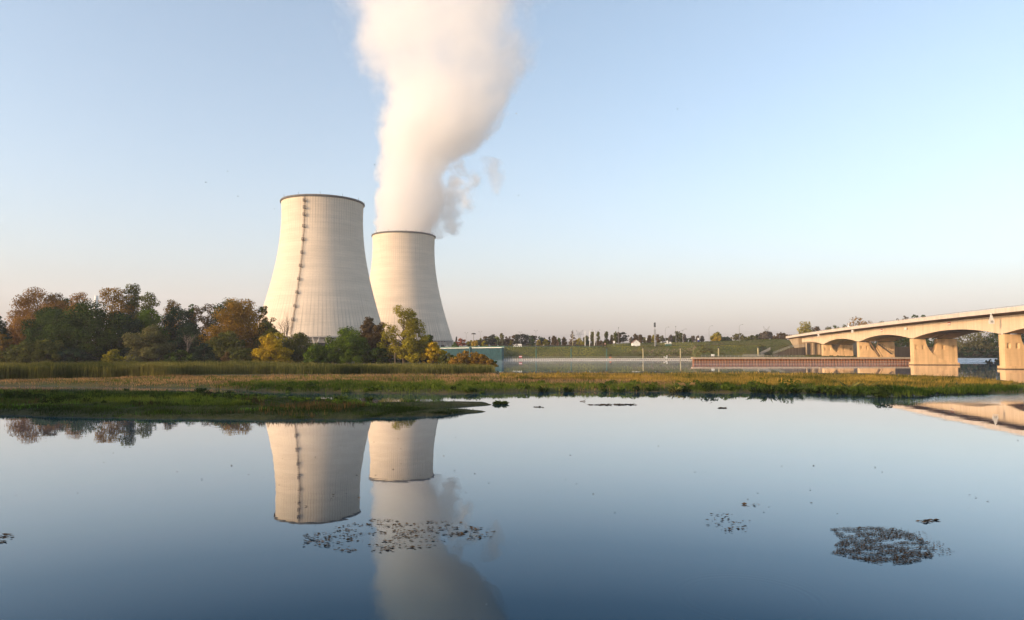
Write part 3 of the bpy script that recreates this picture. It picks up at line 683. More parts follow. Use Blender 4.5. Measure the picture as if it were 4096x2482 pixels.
b.add([drop(p0, 2.3), drop(p1, 2.3), drop(p2, 2.3), p2, p1, p0] + [v + Vector((.6, 1.2, 0)) for v in (drop(p0, 2.3), drop(p1, 2.3), drop(p2, 2.3), p2, p1, p0)],
      [(0, 1, 4, 5), (1, 2, 3, 4), (6, 7, 10, 11), (7, 8, 9, 10), (0, 1, 7, 6), (1, 2, 8, 7), (2, 3, 9, 8), (3, 4, 10, 9), (4, 5, 11, 10), (5, 0, 6, 11)])
ww = b.build('wing_wall', M['quaywall'], None, off=p0, loc=p0); tag(ww, 'stained concrete wing wall sloping down from the bridge abutment', 'wall')
lw = empty('lock_wall', at(3228, 1428, 432), 'tall stained concrete wall with upright ribs behind the last bridge pier', 'wall'); off = lw.location
A0, A1 = Vector((off.x, off.y, 2.2)), Vector((off.x + 36, off.y - 4, 2.2))
b = MB(); b.prism([A0, A1, A1 + Vector((0, 2, 0)), A0 + Vector((0, 2, 0))], (0, 0, 8.6)); b.build('wall_face', M['quaywall'], lw, off)
for f_ in (.10, .21, .30, .37, .5, .62, .74, .86):
    b = MB(); b.box(A0.lerp(A1, f_) - off + Vector((0, -.5, 4.2)), (1.1, 1.4, 8.4)); b.build('rib', M['quaywall'], lw)
b = MB(); b.box(A0 - off + Vector((.9, -.2, 4.2)), (1.6, .8, 8.0)); b.build('gate_slot', M['steel_dark'], lw)
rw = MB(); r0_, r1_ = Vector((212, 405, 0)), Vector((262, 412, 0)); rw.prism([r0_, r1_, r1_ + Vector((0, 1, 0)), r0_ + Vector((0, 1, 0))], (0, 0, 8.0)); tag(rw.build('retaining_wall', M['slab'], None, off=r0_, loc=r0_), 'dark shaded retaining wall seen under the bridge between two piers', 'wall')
# steel stair under the bridge
st0, st1 = at(3514, 1376, 336), at(3571, 1418, 332); root = empty('metal_stair', st0, 'brown metal stair running down across the pier that stands on the quay', 'stair')
b = MB()
for dn in (0, 1.0): b.tube([st0 + Vector((0, dn, 0)), st1 + Vector((0, dn, 0))], .16, 4)
b.build('stringer', M['steel_dark'], root, st0)
b = MB()
for k in range(22): b.box(st0.lerp(st1, (k + .5) / 22) - st0 + Vector((0, .5, 0)), (.4, 1.0, .06))
b.build('tread', M['steel_dark'], root)
b = MB()
for hz in (.55, 1.1): b.tube([st0 + Vector((0, 0, hz)), st1 + Vector((0, 0, hz))], .06, 4)
for k in range(8): b.tube([st0.lerp(st1, k / 7), st0.lerp(st1, k / 7) + Vector((0, 0, 1.1))], .06, 4)
b.build('handrail', M['steel_dark'], root, st0)
sb0, sb1 = at(3480, 1368, 337), at(3517, 1427, 333)
b = MB(); b.tube([sb0, sb1], .55, 4); b.tube([sb0 + Vector((1.6, 0, 0)), sb1 + Vector((1.6, 0, 0))], .12, 4)
tag(b.build('slanting_strut', M['slab'], None, off=sb0, loc=sb0), 'weathered slanting strut leaning in the gap of the pier on the quay', 'strut')
# white notice board on the quay
def signboard(name, px, py0, py1, wpx, Y, zfoot, label, m='white', legs=2, cat='sign', extra=None):
    top = at(px, py0, Y); bot = at(px, py1, Y); w = wpx * mpp(Y); root = empty(name, (top.x, Y, zfoot), label, cat); off = root.location
    b = MB(); b.box(Vector((top.x, Y, (top.z + bot.z) / 2)) - off, (w, .12, top.z - bot.z)); bd = b.build('board', M[m], root)
    b = MB()
    for k in range(legs):
        x = 0 if legs == 1 else (-w * .3 if k == 0 else w * .3); b.tube([(x, .12, -.1), (x, .12, bot.z - zfoot + .3)], .07, 5)
    b.build('post', M['steel_grey'], root)
    if extra:
        for (f0, f1, mm) in extra:
            b = MB(); h = top.z - bot.z; b.box((0, -.075, bot.z - zfoot + h * (f0 + f1) / 2), (w * .99, .04, h * (f1 - f0))); b.build('stripe', M[mm], root)
    return root
signboard('notice_board', 2851, 1418, 1426.5, 13, 340, 2.55, 'white rectangular notice board standing behind the left end of the quay')
# ---------------------------------------------------------------- floating walkway
PL = onz(2006, 1441); PR = onz(2790, 1438.5); PR = Vector((PR.x, min(PR.y, PL.y + 22), 0))
pw = empty('pontoon_walkway', PL, 'long floating walkway of pale plastic floats with a thin railing, across the far water', 'walkway')
L = (PR - PL).length; d_ = (PR - PL).normalized(); nf = int(L / 1.42); az = math.atan2(d_.y, d_.x)
b = MB(); b.box((0, 0, .42), (1.02, 2.2, .86), 0); b.box((0, -1.12, .42), (.5, .1, .3)); f0 = b.build('float', M['float'], pw, bevel=.12); f0.rotation_euler = (0, 0, az)
for k in range(1, min(nf, 99)):
    c = f0.copy(); COL.objects.link(c); c.parent = pw; c.location = d_ * (k * L / nf)
b = MB()
for hz in (1.5, 2.0): b.tube([Vector((0, -.7, hz)), d_ * L + Vector((0, -.7, hz))], .05, 4)
for k in range(int(L / 1.42)): b.tube([d_ * (k * 1.42) + Vector((0, -.7, .8)), d_ * (k * 1.42) + Vector((0, -.7, 2.0))], .075, 4)
b.build('railing', M['rail'], pw)
b = MB(); b.prism([Vector((0, -.5, -.2)), d_ * L + Vector((0, -.5, -.2)), d_ * L + Vector((0, .6, -.2)), Vector((0, .6, -.2))], (0, 0, .5)); b.build('core_beam', M['steel_dark'], pw)
signboard('no_entry_board', 2082, 1423.5, 1433, 12.5, PL.y - 3, .6, 'red board with a white bar standing over the floating walkway', 'red', 2, 'sign', [(.45, .75, 'white')])
def on_pontoon(px):
    k = (px - CXP) / F_PX; t = (k * PL.y - PL.x) / (d_.x - k * d_.y); return PL + d_ * t
p = on_pontoon(2440); b = MB(); b.box((0, 0, .5), (1.05, .9, 1.0)); b.box((0, 0, 1.04), (.8, .7, .12))
tag(b.build('orange_box', M['orange'], None, loc=p + Vector((0, -.3, .87)), bevel=.05), 'small orange box standing on the floating walkway', 'box')
p = on_pontoon(2662); root = empty('mooring_winch', p + Vector((0, .2, .87)), 'pale winch-like machine standing on the lit part of the floating walkway', 'winch')
b = MB(); b.box((0, 0, .45), (1.1, .8, .9)); b.box((.75, 0, .9), (.5, .6, 1.8)); b.build('frame', M['white'], root, bevel=.04)
b = MB(); b.tube([(-.95, -.3, .85), (-.95, .3, .85)], .45, 10); b.build('drum', M['float'], root)
ords = ['leftmost', 'second from the left', 'third from the left', 'fourth from the left', 'fifth from the left', 'sixth from the left', 'seventh from the left', 'eighth from the left', 'ninth from the left']
for k, (px, y0, m) in enumerate(((2008, 1399, 'greenpost'), (2144.5, 1397, 'greenpost'), (2284.5, 1396.5, 'greenpost'), (2426.5, 1396, 'greenpost'), (2572, 1394, 'palepost'), (2721.5, 1394, 'palepost'), (2874, 1393.5, 'palepost'), (3032, 1391.5, 'palepost'))):  # sunlight on the right-hand posts is painted as a paler colour
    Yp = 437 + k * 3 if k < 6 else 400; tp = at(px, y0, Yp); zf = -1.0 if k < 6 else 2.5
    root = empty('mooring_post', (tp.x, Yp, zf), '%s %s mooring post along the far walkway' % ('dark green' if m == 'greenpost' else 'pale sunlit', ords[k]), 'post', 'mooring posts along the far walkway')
    b = MB(); b.tube([(0, 0, 0), (0, 0, tp.z - zf)], [.42, .36], 8); b.build('shaft', M[m], root)
    b = MB(); b.lathe([(.48, 0), (.48, .5), (.3, .7)], 8, (0, 0, tp.z - zf - .1)); b.build('cap', M['steel_dark'], root)
# teal sheet-pile wall
TW0, TW1 = Vector((X_WALL0, Y_WALL0, 0)), Vector((X_WALL1, Y_WALL1, 0)); dv = (TW1 - TW0); ln = dv.length; dv.normalize(); nv = Vector((-dv.y, dv.x, 0))
if nv.y > 0: nv = -nv
tw = empty('teal_wall', TW0, 'tall teal corrugated steel wall with a white cap, behind the orange bush', 'wall')
pts = []; s = 0
while s < ln:
    for ds, dn in ((0, .0), (.75, .0), (.95, -.95), (1.75, -.95), (1.95, 0)): pts.append(TW0 + dv * (s + ds) + nv * dn)
    s += 2.1
poly = [Vector((p.x, p.y, -1.5)) for p in pts] + [pts[-1] - nv * 1.3 + Vector((0, 0, -1.5)), TW0 - nv * 1.3 + Vector((0, 0, -1.5))]; n_ = len(poly)
b = MB(); b.add(poly + [p + Vector((0, 0, 9.0)) for p in poly], [(i, (i + 1) % n_, n_ + (i + 1) % n_, n_ + i) for i in range(n_)]); b.build('corrugated_panel', M['teal'], tw, TW0)
b = MB(); b.prism([TW0 + nv * .3 - dv * .3 + Vector((0, 0, 7.5)), TW0 + dv * ln + nv * .3 + Vector((0, 0, 7.5)), TW0 + dv * ln - nv * 1.4 + Vector((0, 0, 7.5)), TW0 - nv * 1.4 - dv * .3 + Vector((0, 0, 7.5))], (0, 0, .38)); b.build('cap', M['white'], tw, TW0)
b = MB()
pp = TW0 + dv * 58; b.box(pp - TW0 + nv * .25 + Vector((0, 0, 3.2)), (2.4, 2.4, 9.8), math.atan2(dv.y, dv.x)); b.build('pillar', M['teal'], tw)
# rapids seen beyond the bridge and the weir bank
m, n, l, p = nodes('white_water'); p.inputs['Roughness'].default_value = .35
tc = n.new('ShaderNodeTexCoord'); mp = n.new('ShaderNodeMapping'); mp.inputs['Scale'].default_value = (.5, 1.2, 1); l.new(tc.outputs['Object'], mp.inputs[0])
t = n.new('ShaderNodeTexNoise'); t.inputs['Scale'].default_value = .8; t.inputs['Detail'].default_value = 6; l.new(mp.outputs[0], t.inputs['Vector'])
l.new(mixc(n, l, maprange(n, l, t.outputs[0], .42, .62, 0, 1), (.05, .07, .09), (.6, .62, .64)), p.inputs['Base Color'])
bb = n.new('ShaderNodeBump'); bb.inputs['Strength'].default_value = 1; bb.inputs['Distance'].default_value = .5; l.new(t.outputs[0], bb.inputs['Height']); l.new(bb.outputs[0], p.inputs['Normal'])
gx = np.linspace(0, 1, 40); V = []; 
for j in range(40):
    for i in range(40):
        Yp = 335 + 60 * j / 39; k0, k1 = (3800 - CXP) / F_PX, (3985 - CXP) / F_PX; V.append(((k0 + (k1 - k0) * i / 39) * Yp, Yp, .06 + 1.5 * j / 39))
V = np.array(V); V[:, 2] += .25 * fbm(V * np.array([.35, .5, 1]), 77, 4)
Q = [(j * 40 + i, j * 40 + i + 1, j * 40 + 41 + i, j * 40 + 40 + i) for j in range(39) for i in range(39)]
tag(np_mesh('river_rapids', V, Q, m, smooth=True), kind='structure', label='broken white water of a weir beyond the bridge', cat='rapids')
# ---------------------------------------------------------------- trees
LM = {
 'dark':  leafmat('leaf_dark_green', (.010, .024, .005), (.085, .125, .028)),
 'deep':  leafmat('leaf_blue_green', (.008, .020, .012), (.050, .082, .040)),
 'green': leafmat('leaf_green', (.030, .060, .008), (.13, .19, .018)),
 'bright':leafmat('leaf_bright_green', (.09, .13, .015), (.22, .25, .03)),
 'olive': leafmat('leaf_olive', (.036, .046, .010), (.16, .16, .036)),
 'willow':leafmat('leaf_willow', (.065, .065, .024), (.21, .19, .07)),
 'brown': leafmat('leaf_brown', (.055, .042, .018), (.15, .095, .035)),
 'rust':  leafmat('leaf_rust', (.12, .066, .018), (.40, .21, .05)),
 'amber': leafmat('leaf_amber', (.11, .066, .012), (.36, .205, .032)),
 'yellow':leafmat('leaf_yellow', (.22, .15, .012), (.62, .42, .025)),
 'lime':  leafmat('leaf_yellow_green', (.10, .095, .012), (.40, .33, .03)),
 'red':   leafmat('leaf_red', (.22, .06, .03), (.48, .16, .07)),
 'pine':  leafmat('leaf_pine', (.016, .026, .016), (.05, .058, .03)),
 'grey':  leafmat('leaf_grey', (.10, .085, .065), (.19, .16, .12)),
}
RNG = np.random.default_rng(7)
def leaves(rng, cen, rad, cnt, size, aspect=1.5, up=0.0):
    """leaf faces round clump centres: (K,3) centres, (K,3) radii, (K,) counts"""
    idx = np.repeat(np.arange(len(cen)), cnt); n = len(idx)
    d = rng.normal(size=(n, 3)); d /= np.linalg.norm(d, axis=1)[:, None]
    r = rng.uniform(.10, 1.0, n) ** .38
    p = cen[idx] + d * rad[idx] * r[:, None]
    nr = d * 1.0 + rng.normal(size=(n, 3)) * .42 + np.array([0, 0, .25 + up]); nr /= np.linalg.norm(nr, axis=1)[:, None]
    a = np.cross(nr, rng.normal(size=(n, 3))); a /= np.linalg.norm(a, axis=1)[:, None] + 1e-9; b = np.cross(nr, a)
    s = size * rng.uniform(.55, 1.3, n)[:, None]
    V = np.stack([p - a * s * aspect * .5, p - b * s * .5 + a * s * .1, p + a * s * aspect * .5, p + b * s * .5 + a * s * .1], 1).reshape(-1, 3)
    Fq = np.arange(4 * n).reshape(n, 4)
    ct = rng.uniform(0, 1, len(cen)); t = np.clip(.55 * ct[idx] + .45 * rng.uniform(0, 1, n), 0, 1)
    return V, Fq, np.repeat(t, 4)
def limb(b, p0, p1, r0, r1, rng, n=4, sides=5, sag=.12):
    p0, p1 = np.array(p0, float), np.array(p1, float); L = np.linalg.norm(p1 - p0); pts = []; rr = []
    off = rng.normal(size=3) * L * sag * .5; off[2] = abs(off[2]) * .6
    for i in range(n + 1):
        t = i / n; pts.append(tuple(p0 + (p1 - p0) * t + off * math.sin(math.pi * t))); rr.append(r0 + (r1 - r0) * t)
    b.tube(pts, rr, sides)
def tree(name, label, px, topy, wpx, Y, kind, leaf, base=1.2, nleaf=4200, lsize=.42, crown0=None, group=None, cat='tree', lean=0.0, bark='bark', seed=None, dens=1.0, asym=0.0):
    tp = at(px, topy, Y); x0 = tp.x - lean; H = tp.z - base; Wd = wpx * mpp(Y) * (1.22 if Y < 275 else 1.42 if Y < 300 else 1.45); rng = np.random.default_rng(seed if seed is not None else int(px * 7 + topy * 13) % 99991)
    t = empty(name, (x0, Y, base), label, cat, group); b = MB(); top = np.array([lean, 0, H * .86])
    c0 = {'round': .12, 'airy': .14, 'poplar': .06, 'bush': .0, 'pine': .2, 'conifer': .03, 'tall': .07, 'bare': .3, 'stand': .2}[kind] if crown0 is None else crown0
    cen = []; rad = []
    if kind in ('round', 'airy', 'bush', 'tall', 'stand'):
        big = nleaf > 1500
        k = {'round': 84, 'airy': 88, 'bush': 70, 'tall': 64, 'stand': 44}[kind]; k = k if big else k // 3
        cr = Wd * {'round': .125, 'airy': .098, 'bush': .125, 'tall': .15, 'stand': .16}[kind] * (1 if big else 1.5)
        cr = min(cr, (1 - c0) * H * .16)
        ph = rng.uniform(0, 6.28, 4)
        def prof(f):
            if kind == 'bush': return 1.0 if f < .35 else math.sqrt(max(0, 1 - ((f - .35) / .68) ** 2))
            if kind == 'tall': return (math.sin(math.pi * (.16 + .72 * f ** .85))) ** .8
            return max(.0, math.sin(math.pi * (.15 + .74 * f ** .9))) ** .6
        nl = {'round': 5, 'airy': 5, 'bush': 5, 'tall': 3, 'stand': 4}[kind]; sp = {'round': .25, 'airy': .26, 'bush': .27, 'tall': .14, 'stand': .3}[kind]
        lobes = [(0.0, 0.0, 1.0, .62)] + [(rng.uniform(-1, 1) * sp * 1.05, rng.uniform(-1, 1) * sp * .8, rng.uniform(.80, .99) if Y > 280 and Y < 300 else rng.uniform(.58, .93), rng.uniform(.40, .58)) for _ in range(nl)]
        if nl > 3: lobes[1] = (-sp * 1.1, lobes[1][1], lobes[1][2] * .95, .48); lobes[2] = (sp * 1.1, lobes[2][1], lobes[2][2] * .95, .48)
        lw = np.array([q[2] * q[3] ** 2 for q in lobes]); lw /= lw.sum()
        for i in range(k):
            for _ in range(30):
                lx, ly, lh, lwd = lobes[rng.choice(len(lobes), p=lw)]
                f = rng.uniform(0, 1) ** .85; a = rng.uniform(0, 6.28); r = rng.uniform(.2, 1.0) ** .45
                w = max(Wd * lwd / 2 - cr * .3, .1) * prof(f) * r
                zz = H * c0 + cr * .5 + (H * lh - H * c0 - cr * 1.15) * f
                c = np.array([lx * Wd + math.cos(a) * w, ly * Wd + math.sin(a) * w * .9, min(zz, H - cr * .5)])
                if all(np.linalg.norm(c - e) > cr * .85 for e in cen) or _ == 29: break
            c[0] += lean * c[2] / H + asym * Wd * (c[2] / H - .5)
            cen.append(c); s = cr * rng.uniform(.65, 1.35); rad.append([s, s, s * rng.uniform(.6, .95)])
    elif kind == 'poplar':
        for i in range(30):
            f = rng.uniform(0, 1); w = Wd * .5 * math.sin(math.pi * min(1, .12 + .88 * (1 - f) ** .7)) * .8; a = rng.uniform(0, 6.28)
            cen.append(np.array([math.cos(a) * w * rng.uniform(.2, .8), math.sin(a) * w * .8, H * (c0 + (1 - c0) * f * .96)])); s = Wd * .2; rad.append([s, s, s * 1.9])
    elif kind == 'conifer':
        for i in range(15):
            f = i / 14; w = Wd * .5 * (1 - f) ** .85 + .05 * Wd
            for j in range(max(3, int(9 * (1 - f)))):
                a = rng.uniform(0, 6.28); r = w * rng.uniform(.35, .9)
                cen.append(np.array([math.cos(a) * r, math.sin(a) * r, H * (c0 + (1 - c0) * f) - r * .18])); s = Wd * .13 * (1.1 - .6 * f); rad.append([s * 1.2, s * 1.2, s * .42])
    elif kind == 'pine':
        for i in range(22):
            f = rng.uniform(0, 1); w = Wd * .5 * math.sin(math.pi * (.22 + .70 * f)); a = rng.uniform(0, 6.28); r = w * rng.uniform(.3, .95)
            cen.append(np.array([math.cos(a) * r, math.sin(a) * r, H * (c0 + (1 - c0) * f * .95)])); s = Wd * .17 * rng.uniform(.7, 1.2); rad.append([s * 1.25, s * 1.25, s * .55])
    r0 = max(.10, .02 * H + .010 * Wd)
    if kind == 'bush':
        for i in range(7): a = rng.uniform(0, 6.28); limb(b, (math.cos(a) * .3, math.sin(a) * .3, -.2), cen[rng.integers(len(cen))], r0 * .4, r0 * .1, rng)
    else:
        tt = np.array([lean * .8, 0, H * (.9 if kind in ('conifer', 'pine', 'poplar') else .72)])
        limb(b, (0, 0, -.3), tt, r0, r0 * .22, rng, 6, 7, .03)
        if kind == 'stand':
            for s_ in (-.25, .2): limb(b, (s_ * Wd, .5, -.3), (s_ * Wd * 1.2, .5, H * .7), r0 * .6, r0 * .15, rng, 5, 6, .05)
    if kind == 'bare':
        c = MB(); tips = []
        for i in range(8):
            f = rng.uniform(.28, .8); a = rng.uniform(0, 6.28); ln_ = H * (1 - f) * rng.uniform(.7, 1.0); w = Wd * .5 * rng.uniform(.4, 1)
            p0 = np.array([0, 0, H * f * .72]); p1 = np.array([math.cos(a) * w, math.sin(a) * w, min(H, H * f * .72 + ln_)]); limb(c, p0, p1, r0 * .24, r0 * .05, rng, 4, 4, .15)
            for j in range(7):
                g = rng.uniform(.3, .95); q = p0 + (p1 - p0) * g; limb(c, q, q + rng.normal(size=3) * np.array([.10, .10, .06]) * H + np.array([0, 0, H * .11]), r0 * .08, r0 * .03, rng, 3, 3, .1)
        b.build('trunk', M[bark], t); c.build('branches', M[bark], t); return t
    cen = np.array(cen); rad = np.array(rad)
    order = rng.permutation(len(cen))[:(20 if nleaf > 1500 else 7)]
    for i in order:
        z0 = min(cen[i][2] * .62, H * .6); f = z0 / (H * .72)
        limb(b, (lean * .8 * f, 0, z0), cen[i], r0 * .42 * (1 - .5 * f), r0 * .08, rng, 3, 4)
    b.build('trunk', M[bark], t)
    vol = np.prod(rad, axis=1) ** (2 / 3); nleaf = nleaf * (1.9 if Y < 300 else 1.0); cnt = np.maximum(4, (nleaf * dens * vol / vol.sum()).astype(int))
    V, Fq, ti = leaves(rng, cen, rad, cnt, lsize)
    np_mesh('crown', V, Fq, LM[leaf], t, ti); return t
GB = 'trees and shrubs of the wood on the left bank'
# (name, label, px, top, width, depth, kind, leaf, kwargs)
for a in [
 ('broadleaf_tree', 'tall rust-orange tree with thin airy top, the leftmost tall tree', 152, 1146, 190, 284, 'airy', 'rust', dict(nleaf=8000, crown0=.12)),
 ('broadleaf_tree', 'lower rusty tree filling the gap below and left of the leftmost tall orange tree', 92, 1262, 130, 272, 'round', 'rust', dict(nleaf=4200, crown0=.15)),
 ('broadleaf_tree', 'thin reddish-brown see-through tree right of the leftmost tall orange tree', 222, 1170, 95, 290, 'round', 'brown', dict(nleaf=3600)),
 ('broadleaf_tree', 'small dark green tree top between two orange trees on the skyline', 270, 1182, 70, 292, 'tall', 'dark', dict(nleaf=2400)),
 ('broadleaf_tree', 'orange tree on the skyline left of the white silo', 316, 1156, 88, 284, 'round', 'rust', dict(nleaf=3800, crown0=.12)),
 ('broadleaf_tree', 'broad orange-brown tree on the skyline right of the white silo', 452, 1138, 118, 286, 'round', 'amber', dict(nleaf=5200, crown0=.12)),
 ('broadleaf_tree', 'tallest dark olive pointed tree on the skyline of the wood', 527, 1132, 78, 290, 'tall', 'olive', dict(nleaf=4200, crown0=.12)),
 ('broadleaf_tree', 'olive tree with pale yellowish right edge beside the tallest pointed tree', 596, 1158, 100, 288, 'tall', 'olive', dict(nleaf=4200, crown0=.12)),
 ('broadleaf_tree', 'tree with a yellow-orange top above the dark blue-green tree', 693, 1194, 92, 292, 'tall', 'amber', dict(nleaf=3400, crown0=.15)),
 ('broadleaf_tree', 'dark blue-green round tree under the yellow-orange tree top', 715, 1222, 140, 272, 'round', 'deep', dict(nleaf=6000, crown0=.12)),
 ('broadleaf_tree', 'narrow green tree top just right of the yellow-orange tree top', 765, 1210, 42, 294, 'tall', 'green', dict(nleaf=1800, crown0=.2)),
 ('broadleaf_tree', 'thin brown see-through tree with sky showing between its branches', 832, 1206, 105, 292, 'airy', 'brown', dict(nleaf=2600, crown0=.2)),
 ('broadleaf_tree', 'dark green ragged tree on the skyline behind the big amber tree', 926, 1180, 110, 294, 'round', 'dark', dict(nleaf=4600, crown0=.15)),
 ('broadleaf_tree', 'big amber-brown tree in front of the left foot of the nearer tower', 962, 1196, 215, 262, 'round', 'amber', dict(nleaf=9500, crown0=.12)),
 ('broadleaf_tree', 'thin dark feathery tree standing against the left edge of the nearer tower', 1052, 1226, 85, 266, 'airy', 'olive', dict(nleaf=2200, crown0=.12)),
 ('broadleaf_tree', 'dark brown-green tree right of the big amber tree, just left of the yellow bush', 1066, 1285, 95, 260, 'round', 'olive', dict(nleaf=4400, crown0=.05)),
 ('broadleaf_tree', 'olive round tree low in front of the big amber tree', 905, 1322, 130, 252, 'round', 'olive', dict(nleaf=5200, crown0=.15)),
 ('broadleaf_tree', 'dark green tree cut by the left edge of the photo', -14, 1256, 105, 262, 'round', 'deep', dict(nleaf=4600, crown0=.1)),
 ('broadleaf_tree', 'dark green rounded tree in front of the leftmost tall orange tree', 200, 1222, 165, 258, 'round', 'dark', dict(nleaf=8500, crown0=.08)),
 ('broadleaf_tree', 'largest and widest dark green tree of the wood, below the white silo', 352, 1202, 265, 254, 'round', 'dark', dict(nleaf=14500, crown0=.10)),
 ('broadleaf_tree', 'dark blue-green tree on the right flank of the widest dark green tree', 492, 1248, 150, 258, 'round', 'deep', dict(nleaf=7500, crown0=.05)),
 ('broadleaf_tree', 'rounded fresh green tree top above the grey-olive willow', 598, 1228, 130, 262, 'round', 'green', dict(nleaf=5200, crown0=.12)),
 ('willow_tree', 'grey-olive willow standing in front at the middle of the wood', 612, 1300, 150, 246, 'bush', 'willow', dict(nleaf=7500, crown0=.0)),
 ('broadleaf_tree', 'dark shaded tree filling the hollow right of the grey-olive willow', 760, 1300, 150, 262, 'round', 'deep', dict(nleaf=5200, crown0=.02)),
 ('bare_tree', 'small pale bare tree standing before the dark hollow in the wood', 752, 1316, 56, 246, 'bare', '', dict(bark='palebark')),
 ('shrub', 'yellow-leaved shrub at the left edge of the photo', 2, 1322, 66, 248, 'bush', 'amber', dict(nleaf=2200)),
 ('shrub', 'brownish olive shrub low at the left end of the wood', 82, 1362, 120, 244, 'bush', 'olive', dict(nleaf=3800)),
 ('shrub', 'olive shrub low under the dark green rounded tree', 178, 1352, 110, 243, 'bush', 'olive', dict(nleaf=3600)),
 ('shrub', 'dark low shrub under the widest dark green tree', 290, 1385, 150, 246, 'bush', 'deep', dict(nleaf=3600)),
 ('shrub', 'yellowish shrub lit by the sun left of the grey-olive willow', 452, 1398, 62, 241, 'bush', 'lime', dict(nleaf=1800)),
 ('shrub', 'tiny yellow-green shrub touching the foot of the grey-olive willow', 526, 1418, 44, 240, 'bush', 'lime', dict(nleaf=1100)),
 ('shrub', 'grey-green shrub low between the willow and the olive round tree', 818, 1372, 66, 242, 'bush', 'deep', dict(nleaf=1900)),
 ('shrub', 'brown dome-shaped shrub under the olive round tree', 912, 1402, 40, 241, 'bush', 'brown', dict(nleaf=1000)),
 ('shrub', 'dark shrub low right of the willow', 725, 1402, 120, 243, 'bush', 'dark', dict(nleaf=2400)),
 ('shrub', 'sunlit olive shrub at the foot of the big amber tree', 985, 1392, 90, 242, 'bush', 'olive', dict(nleaf=2200)),
 ('yellow_tree', 'round golden-yellow small tree in front of the left side of the nearer tower', 1085, 1330, 116, 243, 'bush', 'yellow', dict(nleaf=5600, lsize=.36)),
 ('broadleaf_tree', 'yellow-green small tree just behind the golden-yellow one', 1122, 1326, 66, 252, 'round', 'lime', dict(nleaf=2200, crown0=.05)),
 ('bare_tree', 'leafless tree standing against the sunlit wall of the nearer tower', 1148, 1243, 58, 262, 'bare', '', dict(bark='bark')),
 ('broadleaf_tree', 'dark brown-green tree below the leafless tree', 1192, 1328, 140, 252, 'bush', 'olive', dict(nleaf=6200)),
 ('broadleaf_tree', 'small fresh green tree on the left side of the big fresh green one', 1275, 1366, 98, 243, 'bush', 'green', dict(nleaf=4400, lsize=.36)),
 ('broadleaf_tree', 'big round fresh green tree in front of the right foot of the nearer tower', 1392, 1308, 152, 246, 'bush', 'green', dict(nleaf=9500, lsize=.38)),
 ('broadleaf_tree', 'brown-grey tree with a tall left lobe in the gap between the towers', 1474, 1266, 72, 256, 'tall', 'brown', dict(nleaf=2800, crown0=.1)),
 ('broadleaf_tree', 'brown-grey round tree left of the yellow poplar', 1518, 1288, 86, 254, 'round', 'brown', dict(nleaf=3400, crown0=.1)),
 ('shrub', 'dark shrub under the brown-grey trees left of the yellow poplar', 1505, 1385, 130, 246, 'bush', 'dark', dict(nleaf=4200)),
 ('dead_tree', 'pale dead trunk left of the yellow poplar', 1582, 1360, 34, 244, 'bare', '', dict(bark='palebark')),
 ('poplar_tree', 'tall yellow-green poplar standing before the farther tower', 1618, 1220, 162, 246, 'airy', 'lime', dict(nleaf=6500, crown0=.04, lsize=.40)),
 ('broadleaf_tree', 'dark green shrub-like tree right behind the yellow poplar', 1692, 1345, 90, 256, 'bush', 'dark', dict(nleaf=3400)),
 ('conifer_tree', 'dark pointed tree between the yellow poplar and the teal wall', 1720, 1330, 40, 262, 'tall', 'dark', dict(nleaf=1400, crown0=.1)),
 ('broadleaf_tree', 'small yellow tree with ragged outline near the teal wall', 1732, 1368, 84, 243, 'airy', 'yellow', dict(nleaf=2600, crown0=.02)),
 ('shrub', 'brown-olive shrub between the ragged yellow tree and the orange bushes', 1788, 1412, 80, 240, 'bush', 'olive', dict(nleaf=1900)),
 ('orange_bush', 'taller left dome of the orange willow bushes before the teal wall', 1868, 1403, 112, 222, 'bush', 'amber', dict(nleaf=3600, lsize=.3)),
 ('orange_bush', 'lower right dome of the orange willow bushes before the teal wall', 1922, 1418, 104, 220, 'bush', 'amber', dict(nleaf=3400, lsize=.3)),
 ('shrub', 'dark shrub leaning over the water at the right end of the orange bushes', 1966, 1442, 52, 220, 'bush', 'dark', dict(nleaf=1200, lsize=.3)),
]: tree(*a[:8], group=GB, cat='shrub' if a[0] in ('shrub', 'orange_bush') else 'tree', **{**dict(base=1.1 if a[5] > 230 else .75), **a[8]})
# tall trees on the bank left of the frame: they keep the spit and the foot of the wood in shade
for (x, y, h, w, lab) in ((-64, 51, 17, 11, 'dark tree on the near left bank outside the photo, nearest of its row'), (-75, 65, 18, 13, 'dark tree on the near left bank outside the photo, second of its row'), (-84, 78, 19, 13, 'dark tree on the near left bank outside the photo, third of its row'),
                          (-232, 236, 17, 30, 'tall dark tree on the left bank outside the photo, farthest of its row'), (-212, 205, 16, 28, 'tall dark tree on the left bank outside the photo, second of its row'),
                          (-190, 176, 15, 26, 'tall dark tree on the left bank outside the photo, third of its row'), (-252, 268, 18, 30, 'tall dark tree on the left bank outside the photo, beyond its row')):
    k = F_PX / y; yy = CYP - F_PX * math.tan(math.atan2(h - HC, y) - PITCH); xx = CXP + x * (F_PX / y) * (math.cos(PITCH) + math.sin(PITCH) * (h - HC) / y)
    o = tree('broadleaf_tree', lab, xx, yy, w * F_PX / y, y, 'round', 'dark', base=0.8, nleaf=5000, lsize=1.0, crown0=.03, group='tall trees on the left bank outside the frame'); o.location.x = x

